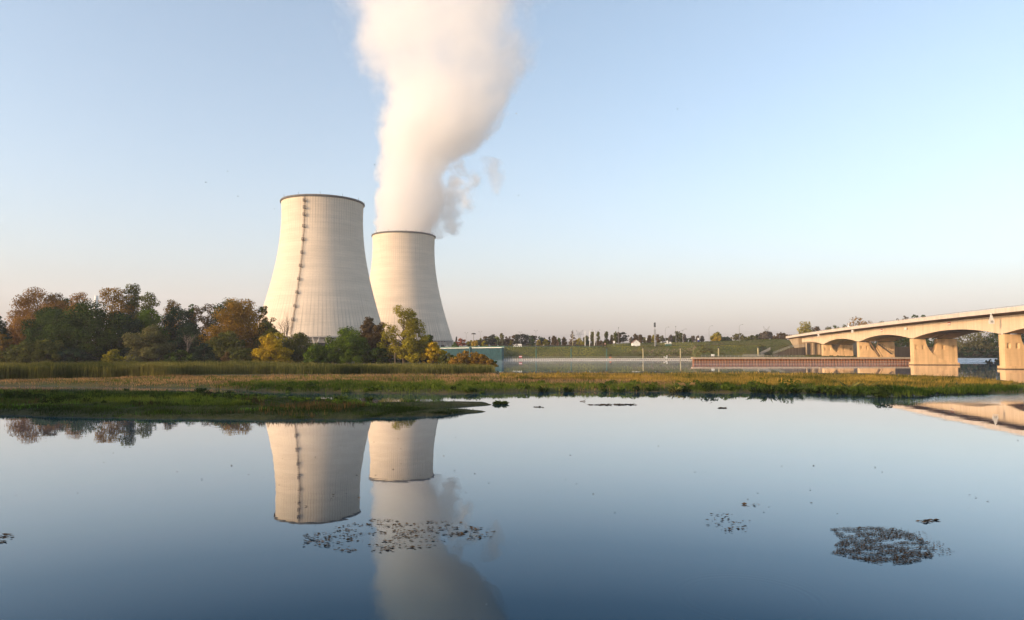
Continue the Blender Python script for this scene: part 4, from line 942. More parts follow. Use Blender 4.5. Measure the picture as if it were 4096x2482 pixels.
# shaded undergrowth that closes the wood behind its front trees
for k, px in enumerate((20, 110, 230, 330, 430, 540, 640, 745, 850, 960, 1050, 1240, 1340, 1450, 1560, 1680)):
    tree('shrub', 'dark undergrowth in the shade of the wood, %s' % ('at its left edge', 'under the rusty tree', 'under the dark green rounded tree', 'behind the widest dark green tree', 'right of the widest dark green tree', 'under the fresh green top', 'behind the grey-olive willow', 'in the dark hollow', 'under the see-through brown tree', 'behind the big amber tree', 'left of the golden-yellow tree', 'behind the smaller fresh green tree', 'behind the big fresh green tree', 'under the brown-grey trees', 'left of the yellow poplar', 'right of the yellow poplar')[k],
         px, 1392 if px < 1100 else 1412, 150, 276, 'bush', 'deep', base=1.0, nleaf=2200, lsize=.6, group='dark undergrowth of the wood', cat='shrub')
# far trees along the embankment --------------------------------------------------------------
GF = 'far trees along the embankment road'
FT = [
 (1826, 1349, 13, 'conifer', 'pine', 'small dark spruce just right of the farther tower'), (1819, 1369, 13, 'bush', 'green', 'tiny dark green bush at the right foot of the farther tower'),
 (1842, 1352, 33, 'round', 'red', 'bright red-orange maple right of the farther tower'), (1884, 1361, 30, 'round', 'lime', 'yellow-green round tree under the wide-capped mast'),
 (1899, 1358, 22, 'round', 'yellow', 'yellow round tree beside the wide-capped mast'), (1911, 1360, 20, 'round', 'olive', 'olive tree right of the yellow one by the wide-capped mast'),
 (1923, 1352, 12, 'tall', 'olive', 'slim pale olive tree left of the first dark pine clump'), (1940, 1344, 26, 'pine', 'brown', 'brownish pine at the left end of the first dark clump'),
 (1955, 1343, 28, 'pine', 'pine', 'dark pine in the middle of the first dark clump'), (1968, 1339, 26, 'pine', 'pine', 'tallest dark pine of the first dark clump'),
 (1938, 1365, 15, 'round', 'lime', 'small yellow-olive tree in front of the first dark clump'), (1974, 1366, 15, 'round', 'amber', 'small orange-leaved tree in front of the first dark clump'),
 (1988, 1345, 26, 'round', 'bright', 'bright lime-green tree between the two dark clumps'), (2007, 1333, 18, 'tall', 'willow', 'pale slender tree rising above the brown trees'),
 (2034, 1340, 20, 'airy', 'grey', 'grey nearly bare tree left of the second dark clump'), (2008, 1356, 22, 'round', 'brown', 'brown tree under the pale slender one'),
 (2025, 1354, 24, 'round', 'brown', 'brown tree behind the small yellow bush'), (2037, 1362, 28, 'bush', 'yellow', 'small yellow bush left of the white coach'),
 (2056, 1340, 26, 'pine', 'brown', 'brown-dark pine at the left end of the second dark clump'), (2074, 1337, 30, 'pine', 'pine', 'dark pine left of the middle in the second dark clump'),
 (2097, 1334, 32, 'pine', 'pine', 'largest dark pine of the second clump above the white coach'), (2066, 1362, 11, 'tall', 'brown', 'thin brown sapling above the white coach'),
 (2098, 1360, 16, 'round', 'olive', 'small olive tree right of the white coach'), (2121, 1342, 28, 'round', 'green', 'green tree at the right end of the second dark clump'),
 (2136, 1341, 24, 'pine', 'pine', 'dark pine beside the tall double lamp, right end of the clump'), (2163, 1344, 24, 'round', 'deep', 'dark flat-topped tree standing alone right of the double lamp'),
 (2157, 1358, 17, 'round', 'yellow', 'small yellow tree under the flat-topped dark tree'), (2185, 1356, 18, 'round', 'lime', 'small olive-yellow tree left of the lone dark spruce'),
 (2197, 1349, 18, 'conifer', 'pine', 'dark spruce with a small olive tree at its left'), (2216, 1342, 20, 'tall', 'brown', 'tall brown tree right of the dark spruce'),
 (2224, 1354, 18, 'round', 'rust', 'reddish low tree beside the tall brown one'), (2237, 1351, 14, 'tall', 'green', 'slim green tree right of the reddish one'),
 (2257, 1347, 19, 'tall', 'brown', 'brown-olive tree standing alone left of the big spruce'), (2290, 1328, 32, 'conifer', 'brown', 'big broad spruce left of the lattice pylon'),
 (2318, 1352, 28, 'round', 'lime', 'yellow-olive tree in front of the lattice pylon'), (2343, 1340, 24, 'tall', 'olive', 'olive tree behind the left white flagpole'),
 (2352, 1359, 18, 'bush', 'deep', 'low dark bush between the white flagpoles'), (2371, 1330, 17, 'poplar', 'olive', 'slender poplar between the white flagpoles'),
 (2393, 1330, 13, 'poplar', 'olive', 'slender poplar right of the flagpoles'), (2397, 1356, 28, 'bush', 'brown', 'brown bush at the foot of the poplar right of the flagpoles'),
 (2416, 1356, 24, 'bush', 'olive', 'olive bush between two poplars'), (2424, 1330, 16, 'poplar', 'olive', 'broader poplar with a split top'),
 (2440, 1350, 28, 'bush', 'brown', 'brown bush right of the split-topped poplar'), (2447, 1340, 12, 'tall', 'willow', 'pale slim tree behind the brown bush'),
 (2461, 1331, 15, 'poplar', 'olive', 'poplar left of the black pine'), (2476, 1329, 20, 'tall', 'brown', 'tall brown tree beside the black pine'), (2492, 1328, 27, 'pine', 'pine', 'black pine left of the white hut'),
 (2524, 1347, 15, 'tall', 'grey', 'small purple-grey tree left of the white hut'), (2543, 1336, 22, 'tall', 'brown', 'brown tree directly behind the white hut'),
 (2562, 1338, 19, 'tall', 'brown', 'brown tree right behind the white hut roof'), (2577, 1347, 24, 'round', 'willow', 'pale olive tree right of the white hut'),
 (2597, 1340, 18, 'tall', 'brown', 'brown tree left of the signal mast'), (2614, 1341, 22, 'tall', 'lime', 'yellow-olive tree behind the signal mast'),
 (2630, 1339, 14, 'tall', 'brown', 'brown slim tree just right of the signal mast'), (2655, 1339, 34, 'round', 'willow', 'wide pale olive tree left of the green kiosk'),
 (2682, 1337, 15, 'tall', 'grey', 'grey-brown slim tree above the green kiosk'), (2696, 1343, 20, 'round', 'olive', 'olive tree right of the green kiosk'),
 (2708, 1326, 19, 'tall', 'olive', 'tallest olive tree of the row right of the signal mast'), (2723, 1331, 15, 'tall', 'olive', 'second tallest olive tree of the row right of the signal mast'),
 (2736, 1336, 19, 'tall', 'grey', 'grey-brown tree at the right end of the row'), (2753, 1352, 17, 'bush', 'green', 'small green bush at the end of the row'),
 (2770, 1342, 17, 'tall', 'grey', 'left one of three grey slim trees by the blue and white sign'), (2790, 1342, 17, 'tall', 'grey', 'middle one of three grey slim trees, behind the blue and white sign'), (2808, 1343, 16, 'tall', 'grey', 'right one of three grey slim trees by the blue and white sign'),
 (2867, 1330, 34, 'round', 'lime', 'yellow-green tree on the crest right of the curved lamp'), (2872, 1345, 30, 'bush', 'yellow', 'yellow bush in front of the yellow-green tree on the crest'), (2905, 1346, 34, 'bush', 'deep', 'dark low bush right of the yellow one on the crest'),
 (2956, 1335, 44, 'round', 'willow', 'pale beige-olive tree behind the curved lamp on the crest'), (3006, 1342, 40, 'bush', 'olive', 'olive bush left of the far pylon'), (3037, 1336, 36, 'bush', 'pine', 'dark bush left of the foot of the far pylon'),
 (3066, 1323, 38, 'airy', 'grey', 'grey-brown thin tree at the foot of the far pylon'), (3122, 1329, 66, 'bush', 'brown', 'wide brown-olive bush on the crest left of the bridge end'),
 (3221, 1283, 64, 'tall', 'lime', 'tall yellow-green tree rising behind the bridge end'), (3262, 1306, 42, 'round', 'brown', 'brown tree right of the tall yellow-green one behind the bridge'), (3190, 1338, 30, 'bush', 'brown', 'small brown bush at the very end of the bridge parapet'),
 (3312, 1307, 38, 'round', 'willow', 'pale brown tree above the parapet, left of the dark green one'), (3346, 1300, 34, 'round', 'green', 'dark green tree above the parapet between two olive ones'), (3378, 1299, 38, 'round', 'olive', 'olive tree above the parapet left of the big golden one'),
 (3432, 1264, 80, 'round', 'amber', 'big golden-olive round tree above the bridge parapet'), (3536, 1280, 64, 'round', 'willow', 'pale olive tree top low above the parapet right of the big golden one'), (3585, 1272, 44, 'airy', 'willow', 'beige thin tree above the parapet'),
 (3624, 1261, 36, 'round', 'grey', 'grey-brown round tree above the parapet'), (3664, 1254, 36, 'round', 'dark', 'dark green tree above the parapet, left of a pair'), (3696, 1259, 28, 'round', 'dark', 'dark green tree above the parapet, right of a pair'),
]
for (px, ty, w, kind, leaf, lab) in FT:
    Yd = 548 + (px * 37 % 17); zb = 8.4
    if px > 2385:
        X_ = (px - CXP) / F_PX * Yd; zb = float(zfar(np.array([[X_, Yd]]))[0]) - .3
    if px > 3170: Yd = 520 + (px % 23); zb = 8
    big = px > 2840
    tree({'conifer': 'spruce_tree', 'pine': 'pine_tree', 'poplar': 'poplar_tree', 'bush': 'shrub'}.get(kind, 'broadleaf_tree'), lab, px, ty, w, Yd, kind, leaf, base=zb, nleaf=1700 if big else 800, lsize=.85 if big else .72, group=GF, cat='shrub' if kind == 'bush' else 'tree')
# trees of the river island seen under the bridge
for (px, ty, w, Yd, leaf, lab) in ((3585, 1330, 120, 470, 'dark', 'dark tree mass seen between the quay pier and the first water pier'), (3640, 1345, 90, 478, 'olive', 'olive tree behind the first water pier'),
     (3740, 1330, 90, 470, 'dark', 'dark tree seen through the notch of the first water pier'), (3848, 1322, 110, 455, 'willow', 'sunlit grey-olive willow under the widest arch, left'), (3915, 1318, 110, 462, 'willow', 'grey-olive willow under the widest arch, middle'),
     (3975, 1322, 80, 458, 'dark', 'darker tree under the widest arch, right'), (3870, 1385, 150, 448, 'deep', 'dark undergrowth below the willows under the widest arch'), (3970, 1395, 90, 446, 'deep', 'dark undergrowth at the right below the willows'), (4080, 1332, 90, 470, 'deep', 'dark tree cut by the right edge of the photo under the bridge'), (3460, 1350, 110, 475, 'dark', 'dark tree behind the stair under the bridge')):
    tree('broadleaf_tree', lab, px, ty, w, Yd, 'bush', leaf, base=2.5, nleaf=2600, lsize=.75, group='trees seen under the bridge')
tree('shrub', 'dark shrub on the low bank left of the nearest water pier', 3975, 1436, 62, 330, 'bush', 'pine', base=-.2, nleaf=1500, lsize=.4, cat='shrub')
# ---------------------------------------------------------------- grass, reeds, water plants
def leafblades(name, label, poly, n, h, wf, zf, leaf, lean=.35, seed=1, patch=None, cat='grass', minz=.06, hmod=None, tsc=.12, tuft=.6):
    """upright blades over a polygon given by its outline in the photo, set on the terrain"""
    rng = np.random.default_rng(seed); pl = np.array(poly, float); lo, hi = pl.min(0), pl.max(0); got = []; cnt = 0
    while cnt < n:
        q = rng.uniform(lo, hi, (n * 2, 2)); q = q[sdist(q, pl) > 0]; got.append(q); cnt += len(q)
        if len(q) == 0: break
    q = np.concatenate(got)[:n]
    cx = (q[:, 0] - CXP) / F_PX; cy = (CYP - q[:, 1]) / F_PX; fw = math.cos(PITCH) - cy * math.sin(PITCH); up = math.sin(PITCH) + cy * math.cos(PITCH)
    z = np.full(len(q), .5)
    for _ in range(3):
        t = (z - HC) / up; P = np.c_[cx * t, fw * t]; z = zf(P)
    ok = z > minz
    if patch is not None: ok &= patch(P)
    P, z = P[ok], z[ok]; n = len(P); Yd = P[:, 1]
    hh = rng.uniform(h[0], h[1], n) * np.clip(1 + tuft * 1.5 * fbm(np.c_[P * .55, P[:, :1] * 0], seed + 5, 4), .3, 2.2)
    if hmod is not None: hh *= hmod(P)
    w = wf * Yd / F_PX * 4 * rng.uniform(.6, 1.3, n); a = rng.uniform(0, math.pi, n); la = rng.uniform(0, 6.28, n)
    ux, uy = np.cos(a) * w / 2, np.sin(a) * w / 2; lx, ly = np.cos(la) * hh * lean * rng.uniform(.2, 1, n), np.sin(la) * hh * lean * rng.uniform(.2, 1, n)
    V = np.stack([np.c_[P[:, 0] - ux, P[:, 1] - uy, z - .05], np.c_[P[:, 0] + ux, P[:, 1] + uy, z - .05], np.c_[P[:, 0] + ux * .5 + lx * .5, P[:, 1] + uy * .5 + ly * .5, z + hh * .65], np.c_[P[:, 0] + lx, P[:, 1] + ly, z + hh]], 1).reshape(-1, 3)
    t = np.clip(.45 + 1.15 * fbm(np.c_[P * tsc * np.array([.5, 1.5]), P[:, :1] * 0], seed + 9, 4) + rng.normal(0, .18, n), 0, 1)
    o = np_mesh(name, V, np.arange(4 * n).reshape(n, 4), LM[leaf], None, np.repeat(t, 4)); return tag(o, label, cat, kind='stuff')
LM['shore'] = leafmat('shore_herb', (.006, .014, .003), (.050, .075, .014)); LM['brightg'] = leafmat('plants_bright_green', (.03, .085, .008), (.09, .19, .02)); LM['brownherb'] = leafmat('herb_brown', (.03, .022, .010), (.12, .075, .03)); LM['spitg'] = leafmat('grass_spit', (.010, .024, .004), (.070, .100, .017)); LM['dry'] = leafmat('grass_dry', (.20, .12, .05), (.46, .27, .12)); LM['gold'] = leafmat('grass_gold', (.055, .065, .012), (.44, .28, .055))  # shore leaf is darkened to carry the shade of the bank fringe
LM['lush'] = leafmat('grass_lush', (.016, .042, .005), (.125, .165, .022)); LM['reed'] = leafmat('reed_leaf', (.05, .062, .018), (.24, .21, .06)); LM['weed'] = leafmat('water_weed', (.008, .008, .006), (.075, .05, .03), .1)
LM['weedo'] = leafmat('water_weed_brown', (.05, .03, .015), (.26, .15, .045), .1); LM['scrub'] = leafmat('scrub', (.045, .05, .016), (.14, .11, .035))
SP = [(-250, 1657), (0, 1661), (300, 1665), (700, 1672), (1000, 1676), (1300, 1677), (1500, 1670), (1800, 1656), (1900, 1648), (1860, 1640), (1640, 1635), (1760, 1627), (1900, 1618), (1700, 1612), (1560, 1615), (1470, 1618), (1390, 1610), (1330, 1600), (1080, 1590), (900, 1576), (600, 1567), (0, 1560), (-250, 1560)]
leafblades('spit_grass', 'short dark green grass covering the low spit in the near water', SP, 84000, (.08, .26), .45, zspit, 'spitg', seed=11, tuft=.9, minz=.02)
leafblades('brown_herbs', 'dark brown withered herbs in patches on the spit', SP, 16000, (.25, .6), .5, zspit, 'brownherb', seed=12, patch=lambda P: fbm(np.c_[P * np.array([.12, .3]), P[:, :1] * 0], 64, 4) > .32, cat='weeds')
leafblades('green_patches', 'bright green low plants in patches on the spit', SP, 16000, (.12, .3), .5, zspit, 'brightg', seed=14, patch=lambda P: fbm(np.c_[P * np.array([.13, .35]), P[:, :1] * 0], 68, 4) > .20, cat='plants')
leafblades('bank_tufts', 'rough dark green tufts scattered over the bank', [(-250, 1541), (400, 1545), (900, 1555), (1500, 1572), (2600, 1568), (3400, 1580), (3560, 1590), (4096, 1574), (4096, 1548), (3400, 1512), (2400, 1508), (1500, 1508), (800, 1512), (0, 1530)], 44000, (.2, .5), .45, zbank, 'lush', seed=16, patch=lambda P: fbm(np.c_[P * np.array([.10, .28]), P[:, :1] * 0], 66, 4) > np.where(P[:, 0] < -5, -.22, .14), cat='grass', tuft=.9)
leafblades('tall_herbs', 'taller tufts and weeds along the back of the low spit', [(-250, 1566), (0, 1566), (500, 1572), (850, 1578), (1050, 1596), (1060, 1622), (800, 1626), (400, 1622), (0, 1620), (-250, 1620)], 22000, (.2, .55), .5, zspit, 'lush', seed=13,
           patch=lambda P: fbm(np.c_[P * .22, P[:, :1] * 0], 61, 3) > .02, cat='weeds')
leafblades('green_fringe', 'lush green herbs along the waterline of the long bank', [(780, 1548), (950, 1562), (1200, 1573), (1600, 1575), (2000, 1575), (2600, 1572), (3060, 1573), (3300, 1581), (3560, 1594), (3700, 1592), (4096, 1577), (4096, 1561), (3700, 1562), (3500, 1563), (3200, 1553), (2600, 1545), (2000, 1538), (1400, 1533), (1000, 1536), (800, 1542)], 64000, (.28, .68), .5, zbank, 'lush', seed=17, cat='weeds')
leafblades('dry_meadow', 'low russet dry grass across the flat river bank', [(-250, 1543), (400, 1546), (800, 1549), (1000, 1550), (1500, 1548), (2000, 1550), (2700, 1555), (2700, 1500), (2000, 1497), (1500, 1500), (900, 1505), (500, 1512), (0, 1525), (-250, 1530)], 46000, (.12, .42), .5, zbank, 'dry', seed=19, tsc=.2)
leafblades('golden_grass', 'sunlit golden grass along the far edge of the bank toward the bridge', [(2000, 1500), (2400, 1498), (3000, 1497), (3500, 1503), (3800, 1512), (3960, 1523), (4040, 1535), (4096, 1543), (4096, 1549), (3900, 1553), (3600, 1553), (3100, 1545), (2500, 1532), (2000, 1520)], 56000, (.2, .55), .5, zbank, 'gold', seed=23, tsc=.2, tuft=1.0)
REED = [(-250, 1530), (0, 1520), (300, 1514), (620, 1510), (760, 1500), (900, 1497), (1300, 1498), (1700, 1498), (1960, 1497), (1985, 1488), (1900, 1482), (1500, 1484), (900, 1486), (500, 1493), (0, 1500), (-250, 1502)]
leafblades('reeds', 'dense belt of tall green reeds with pale tips before the wood', REED, 60000, (1.7, 2.5), .42, zbank, 'reed', lean=.16, seed=29, tuft=.18, cat='reeds', hmod=lambda P: np.interp(P[:, 0], [-110, -60, -40, 0], [1.12, 1.1, .84, .80]))
# scrub on the embankment (real low bushes, too many to count)
rng = np.random.default_rng(5); n_ = 1500; X = rng.uniform(60, 205, n_); Y = rng.uniform(404, 520, n_); P = np.c_[X, Y]
k_ = (fbm(np.c_[P * .06, P[:, :1] * 0], 71, 3) > .05) & ((X > 90) | (Y > 458)) & ~((Y > 436) & (Y < 455) & (X < 100)); P = P[k_]; z = zfar(P); k_ = z > .3; P = P[k_]; z = z[k_]
V, Fq, ti = leaves(rng, np.c_[P, z + .25], np.repeat(rng.uniform(.5, 1.5, len(P))[:, None], 3, 1) * np.array([1.3, 1, .5]), np.full(len(P), 16), .55)
tag(np_mesh('scrub', V, Fq, LM['scrub'], None, ti), 'low scrub and weeds over the right part of the far embankment', 'scrub', kind='stuff')
n_ = 30000; X = rng.uniform(-6, 205, n_); Y = rng.uniform(402, 545, n_); P = np.c_[X, Y]; z = zfar(P); k_ = (z > .6) & ((X > 85) | (Y > 458)); P = P[k_]; z = z[k_]; n_ = len(P)
w = rng.uniform(.25, .6, n_); a = rng.uniform(0, 3.14, n_); h_ = rng.uniform(.15, .45, n_)
V = np.stack([np.c_[P[:, 0] - np.cos(a) * w, P[:, 1] - np.sin(a) * w, z - .05], np.c_[P[:, 0] + np.cos(a) * w, P[:, 1] + np.sin(a) * w, z - .05], np.c_[P[:, 0] + rng.normal(0, .2, n_), P[:, 1] - .1, z + h_]], 1).reshape(-1, 3)
LM['slope'] = leafmat('slope_grass', (.055, .07, .014), (.31, .29, .055))
tag(np_mesh('slope_grass', V, np.arange(3 * n_).reshape(n_, 3), LM['slope'], None, np.repeat(np.clip(.5 + 1.3 * fbm(np.c_[P * .06, P[:, :1] * 0], 77, 5) - .35 * sstep(75, 95, P[:, 0]) + rng.normal(0, .15, n_), 0, 1), 3)), 'grass on the slopes of the far embankment', 'grass', kind='stuff')
# rubble on the upper slope
rb = MB(); rng = np.random.default_rng(15)
for k in range(420):
    px = rng.uniform(2590, 2890); py = rng.uniform(1393, 1411) ; Yd = 487 - (py - 1391) * 1.2; x = (px - CXP) / F_PX * Yd; zz = float(zfar(np.array([[x, Yd]]))[0]); s = rng.uniform(.12, .38)
    rb.box((x, Yd, zz + s * .25), (s * 2, s * 1.3, s), rng.uniform(0, 3))
M['rubble'] = mat('rubble_stone', (.30, .22, .17), .9, .6, .3); tag(rb.build('rubble', M['rubble'], None), 'reddish stone rubble strewn on the slope behind the quay', 'rubble', kind='stuff')
# hummocks of leafy herbs along the shores ------------------------------------------------------
def hummocks(name, label, line, n, rad, leaf, zf, seed, jit, lsz, per):
    rng = np.random.default_rng(seed); ln = np.array(line, float); sg = np.hypot(*np.diff(ln, axis=0).T); cu = np.r_[0, np.cumsum(sg)] / sg.sum(); u = rng.uniform(0, 1, n)
    q = np.c_[np.interp(u, cu, ln[:, 0]), np.interp(u, cu, ln[:, 1]) + rng.normal(0, jit, n)]; t = -(HC - .3) / (math.sin(PITCH) + (CYP - q[:, 1]) / F_PX * math.cos(PITCH)); P = np.c_[(q[:, 0] - CXP) / F_PX * t, (math.cos(PITCH) - (CYP - q[:, 1]) / F_PX * math.sin(PITCH)) * t]
    z = zf(P); k = z > -.05; P, z = P[k], z[k]; r = rng.uniform(rad[0], rad[1], len(P)) * np.clip(1 + 1.1 * fbm(np.c_[P * .18, P[:, :1] * 0], seed + 3, 3), .4, 1.9)
    V, Fq, ti = leaves(rng, np.c_[P, z + r * .45], np.c_[r * 1.15, r, r * .75], np.full(len(P), per), lsz, 2.0, .3)
    o = np_mesh(name, V, Fq, LM[leaf], None, ti); return tag(o, label, 'herbs', kind='stuff')
SHORE = [(900, 1560), (1100, 1570), (1400, 1570), (1700, 1572), (2000, 1570), (2300, 1566), (2600, 1566), (2900, 1567), (3200, 1568), (3450, 1580), (3620, 1586)]
hummocks('shore_herbs', 'dark leafy hummocks along the waterline of the long bank', SHORE, 230, (.35, .8), 'shore', zbank, 401, 4, .22, 110)
hummocks('shore_herbs', 'lighter green leafy hummocks behind the waterline of the long bank', [(x, y - 12) for x, y in SHORE], 120, (.3, .7), 'lush', zbank, 403, 5, .20, 90)
hummocks('spit_herbs', 'dark leafy hummocks in rows across the low spit', [(-150, 1598), (200, 1604), (500, 1606), (760, 1604), (950, 1604), (1050, 1604)], 110, (.22, .5), 'shore', zspit, 405, 13, .13, 90)
hummocks('spit_herbs', 'green leafy hummocks at the right part of the low spit', [(700, 1590), (900, 1596), (1200, 1606), (1480, 1622)], 60, (.16, .38), 'green', zspit, 407, 7, .11, 80)
# clumps of sedge standing in or by the water ---------------------------------------------------
def sedge(px, py, wpx, h, label, leaf='spitg', n=420, seed=1):
    rng = np.random.default_rng(seed); c = onz(px, py, .05); wd = wpx * mpp(c.y) / 2; t = empty('sedge_clump', c, label, 'sedge', 'sedge clumps by the water')
    n = int(n * .42); h *= .72
    r = wd * .62 * np.sqrt(rng.uniform(0, 1, n)); a = rng.uniform(0, 6.28, n); bx, by = np.cos(a) * r, np.sin(a) * r * .7; hh = h * rng.uniform(.35, 1.1, n) * (1 - .8 * (r / (wd * .62)) ** 1.3)
    la = a + rng.normal(0, .5, n); ln_ = hh * rng.uniform(.3, 1.3, n) + .25 * wd * rng.uniform(0, 1, n); w = rng.uniform(.016, .040, n) * (1 + c.y / 90); va = rng.uniform(0, 3.14, n)
    mx, my = bx + np.cos(la) * ln_ * .35, by + np.sin(la) * ln_ * .35; tx, ty = bx + np.cos(la) * ln_, by + np.sin(la) * ln_
    V = np.stack([np.c_[bx - np.cos(va) * w, by - np.sin(va) * w, bx * 0 - .1], np.c_[bx + np.cos(va) * w, by + np.sin(va) * w, bx * 0 - .1], np.c_[mx + np.cos(va) * w, my + np.sin(va) * w, hh * .7], np.c_[tx, ty, hh]], 1).reshape(-1, 3)
    np_mesh('leaves', V, np.arange(4 * n).reshape(n, 4), LM[leaf], t, np.repeat(rng.uniform(0, 1, n), 4)); return t
for k, (px, py, w, h, lab, lf) in enumerate(((2003, 1616, 84, .62, 'ragged dark sedge clump standing alone in the water off the tip of the spit', 'spitg'), (806, 1566, 34, .85, 'small round dark sedge clump in the narrow channel left of the towers\' reflection', 'spitg'),
      (1478, 1604, 28, .8, 'small dark sedge clump in the channel before the farther tower', 'spitg'), (1360, 1600, 60, .9, 'green sedge clump on the back edge of the spit', 'lush'), (1640, 1611, 44, .55, 'low dark sedge clump beside the thin tongue of the spit', 'lush'),
      (2172, 1567, 50, 1.3, 'dark sedge clump on the bank edge, leftmost of the pair left of the floating twig', 'spitg'), (2275, 1567, 48, 1.3, 'dark sedge clump on the bank edge, right of the pair left of the floating twig', 'spitg'), (2475, 1568, 60, 1.1, 'dark green sedge clump on the middle of the bank edge', 'lush'),
      (2700, 1568, 64, 1.2, 'yellowish sedge clump on the bank edge under the white hut', 'reed'), (2752, 1562, 44, 1.9, 'tall pale tuft rising above the grass right of the white hut', 'dry'), (3024, 1570, 56, 1.6, 'dark sedge clump in the water, leftmost of the four before the quay', 'spitg'), (3076, 1574, 54, 1.7, 'roundest dark sedge clump in the water before the quay', 'spitg'),
      (3136, 1574, 42, 1.5, 'dark upright sedge clump in the water, third of the four before the quay', 'spitg'), (3182, 1573, 48, 1.5, 'dark sedge clump in the water, rightmost of the four before the quay', 'spitg'), (3246, 1573, 50, 1.3, 'dark sedge clump on the bank edge before the wing wall', 'spitg'),
      (3400, 1566, 90, 2.2, 'tallest pale green sedge clump on the bank, below the second arch', 'reed'), (3330, 1572, 100, 1.6, 'wide green sedge clump on the bank below the smallest arch', 'lush'), (3470, 1568, 60, 2.1, 'green sedge clump with long drooping blades below the stair', 'reed'), (3620, 1576, 66, 1.7, 'dark bushy sedge clump before the first water pier', 'spitg'))):
    sedge(px, py, w, h, lab, lf, 500, 300 + k)
# floating weed ---------------------------------------------------------------------------------
def weed(name, label, pts, n, size, leaf, seed, blobs=None, cat='water weed', group=None, kind=None, flat=1.0):
    rng = np.random.default_rng(seed); pl = np.array(pts, float); lo, hi = pl.min(0), pl.max(0); q = rng.uniform(lo, hi, (n * 12, 2)); q = q[sdist(q, pl) > 0]
    if blobs: q = q[fbm(np.c_[q * np.array(blobs[0]), q[:, :1] * 0], seed, 3) > blobs[1]]
    q = q[:n]; n = len(q); t = -HC / (math.sin(PITCH) + (CYP - q[:, 1]) / F_PX * math.cos(PITCH)); P = np.c_[(q[:, 0] - CXP) / F_PX * t, (math.cos(PITCH) - (CYP - q[:, 1]) / F_PX * math.sin(PITCH)) * t]
    s = rng.uniform(size[0], size[1], n); a = rng.normal(0, .22, n); zt = rng.uniform(.012, .035, n) * flat; asp = rng.uniform(.15, .45, n)
    ux, uy = np.cos(a) * s, np.sin(a) * s; vx, vy = -np.sin(a) * s * asp, np.cos(a) * s * asp; tl = rng.normal(0, .12, n) * s * flat; tm = rng.normal(0, .15, n) * s * flat
    V = np.stack([np.c_[P[:, 0] - ux, P[:, 1] - uy, np.maximum(zt - tl, .004)], np.c_[P[:, 0] - vx, P[:, 1] - vy, np.maximum(zt - tm, .004)], np.c_[P[:, 0] + ux, P[:, 1] + uy, np.maximum(zt + tl, .004)], np.c_[P[:, 0] + vx, P[:, 1] + vy, np.maximum(zt + tm, .004)]], 1).reshape(-1, 3)
    c = P.mean(0); V[:, 0] -= c[0]; V[:, 1] -= c[1]
    o = np_mesh(name, V, np.arange(4 * n).reshape(n, 4), LM[leaf], None, np.repeat(rng.uniform(0, 1, n), 4), loc=(c[0], c[1], 0)); return tag(o, label, cat, group, kind)
WG = 'patches of floating water weed'
weed('floating_weed', 'loose dark floating weed patch across the reflection of the steam', [(1215, 2140), (1400, 2100), (1500, 2075), (1740, 2085), (1960, 2100), (1990, 2150), (1800, 2168), (1700, 2195), (1500, 2212), (1400, 2216), (1290, 2196), (1215, 2185)], 900, (.015, .075), 'weed', 81, ((.02, .14), .0), group=WG)
weed('floating_weed', 'thick brown floating weed mat, the largest one, at the lower right', [(3318, 2118), (3450, 2108), (3560, 2112), (3660, 2140), (3720, 2178), (3745, 2205), (3730, 2232), (3640, 2256), (3540, 2262), (3430, 2240), (3322, 2214), (3350, 2200), (3335, 2185), (3365, 2160), (3340, 2140)], 13000, (.008, .032), 'weed', 83, ((.02, .12), -.22), group=WG)
weed('floating_weed', 'thin scatter of floating leaves trailing right of the largest weed mat', [(3560, 2105), (3700, 2130), (3760, 2170), (3830, 2212), (3760, 2225), (3690, 2165), (3600, 2130)], 200, (.010, .04), 'weed', 85, group=WG)
weed('floating_weed', 'small scatter of dark floating leaves left of the largest weed mat', [(2790, 2060), (2850, 2050), (2960, 2058), (3015, 2095), (2990, 2130), (2890, 2138), (2880, 2110), (2800, 2105)], 90, (.015, .075), 'weed', 87, ((.02, .12), -.05), group=WG)
weed('floating_weed', 'few floating leaves far above the small scatter at the lower right', [(2960, 2018), (3045, 2018), (3045, 2026), (2960, 2028)], 8, (.06, .12), 'weed', 88, group=WG)
weed('floating_weed', 'thin grey weed streak right above the largest weed mat', [(3670, 2086), (3740, 2078), (3760, 2084), (3700, 2094)], 46, (.04, .10), 'weed', 89, group=WG)
weed('floating_weed', 'long dark weed line on the bright water under the white hut', [(2350, 1619), (2440, 1617), (2530, 1618), (2545, 1621), (2440, 1624), (2360, 1622)], 110, (.10, .30), 'weed', 91, group=WG)
weed('floating_weed', 'short thin weed line left of the long one on the bright water', [(2136, 1629), (2175, 1629), (2175, 1632), (2136, 1631)], 22, (.10, .25), 'weed', 92, group=WG)
weed('floating_weed', 'short thin weed line far right on the bright water', [(2878, 1632), (2902, 1632), (2902, 1635), (2878, 1635)], 30, (.16, .30), 'weed', 93, group=WG)
weed('floating_weed', 'few dark leaves floating at the left edge of the photo', [(-20, 2140), (52, 2136), (52, 2150), (30, 2172), (-20, 2174)], 26, (.05, .12), 'weed', 94, group=WG)
weed('floating_leaves', 'single leaves and specks scattered over the still water', [(0, 1720), (4096, 1760), (4096, 2100), (2900, 2100), (2000, 2000), (1000, 2050), (0, 2000)], 75, (.035, .075), 'weed', 95, cat='leaves', kind='stuff')
p = onz(2332, 1607); b = MB(); b.tube([(-.35, 0, .02), (.05, 0, .06), (.32, .05, .22)], [.03, .04, .015], 5); b.tube([(.05, 0, .06), (.3, 0, .0)], [.03, .015], 5); tag(b.build('floating_twig', M['bark'], None, loc=p), 'small forked twig floating alone on the bright water', 'twig')
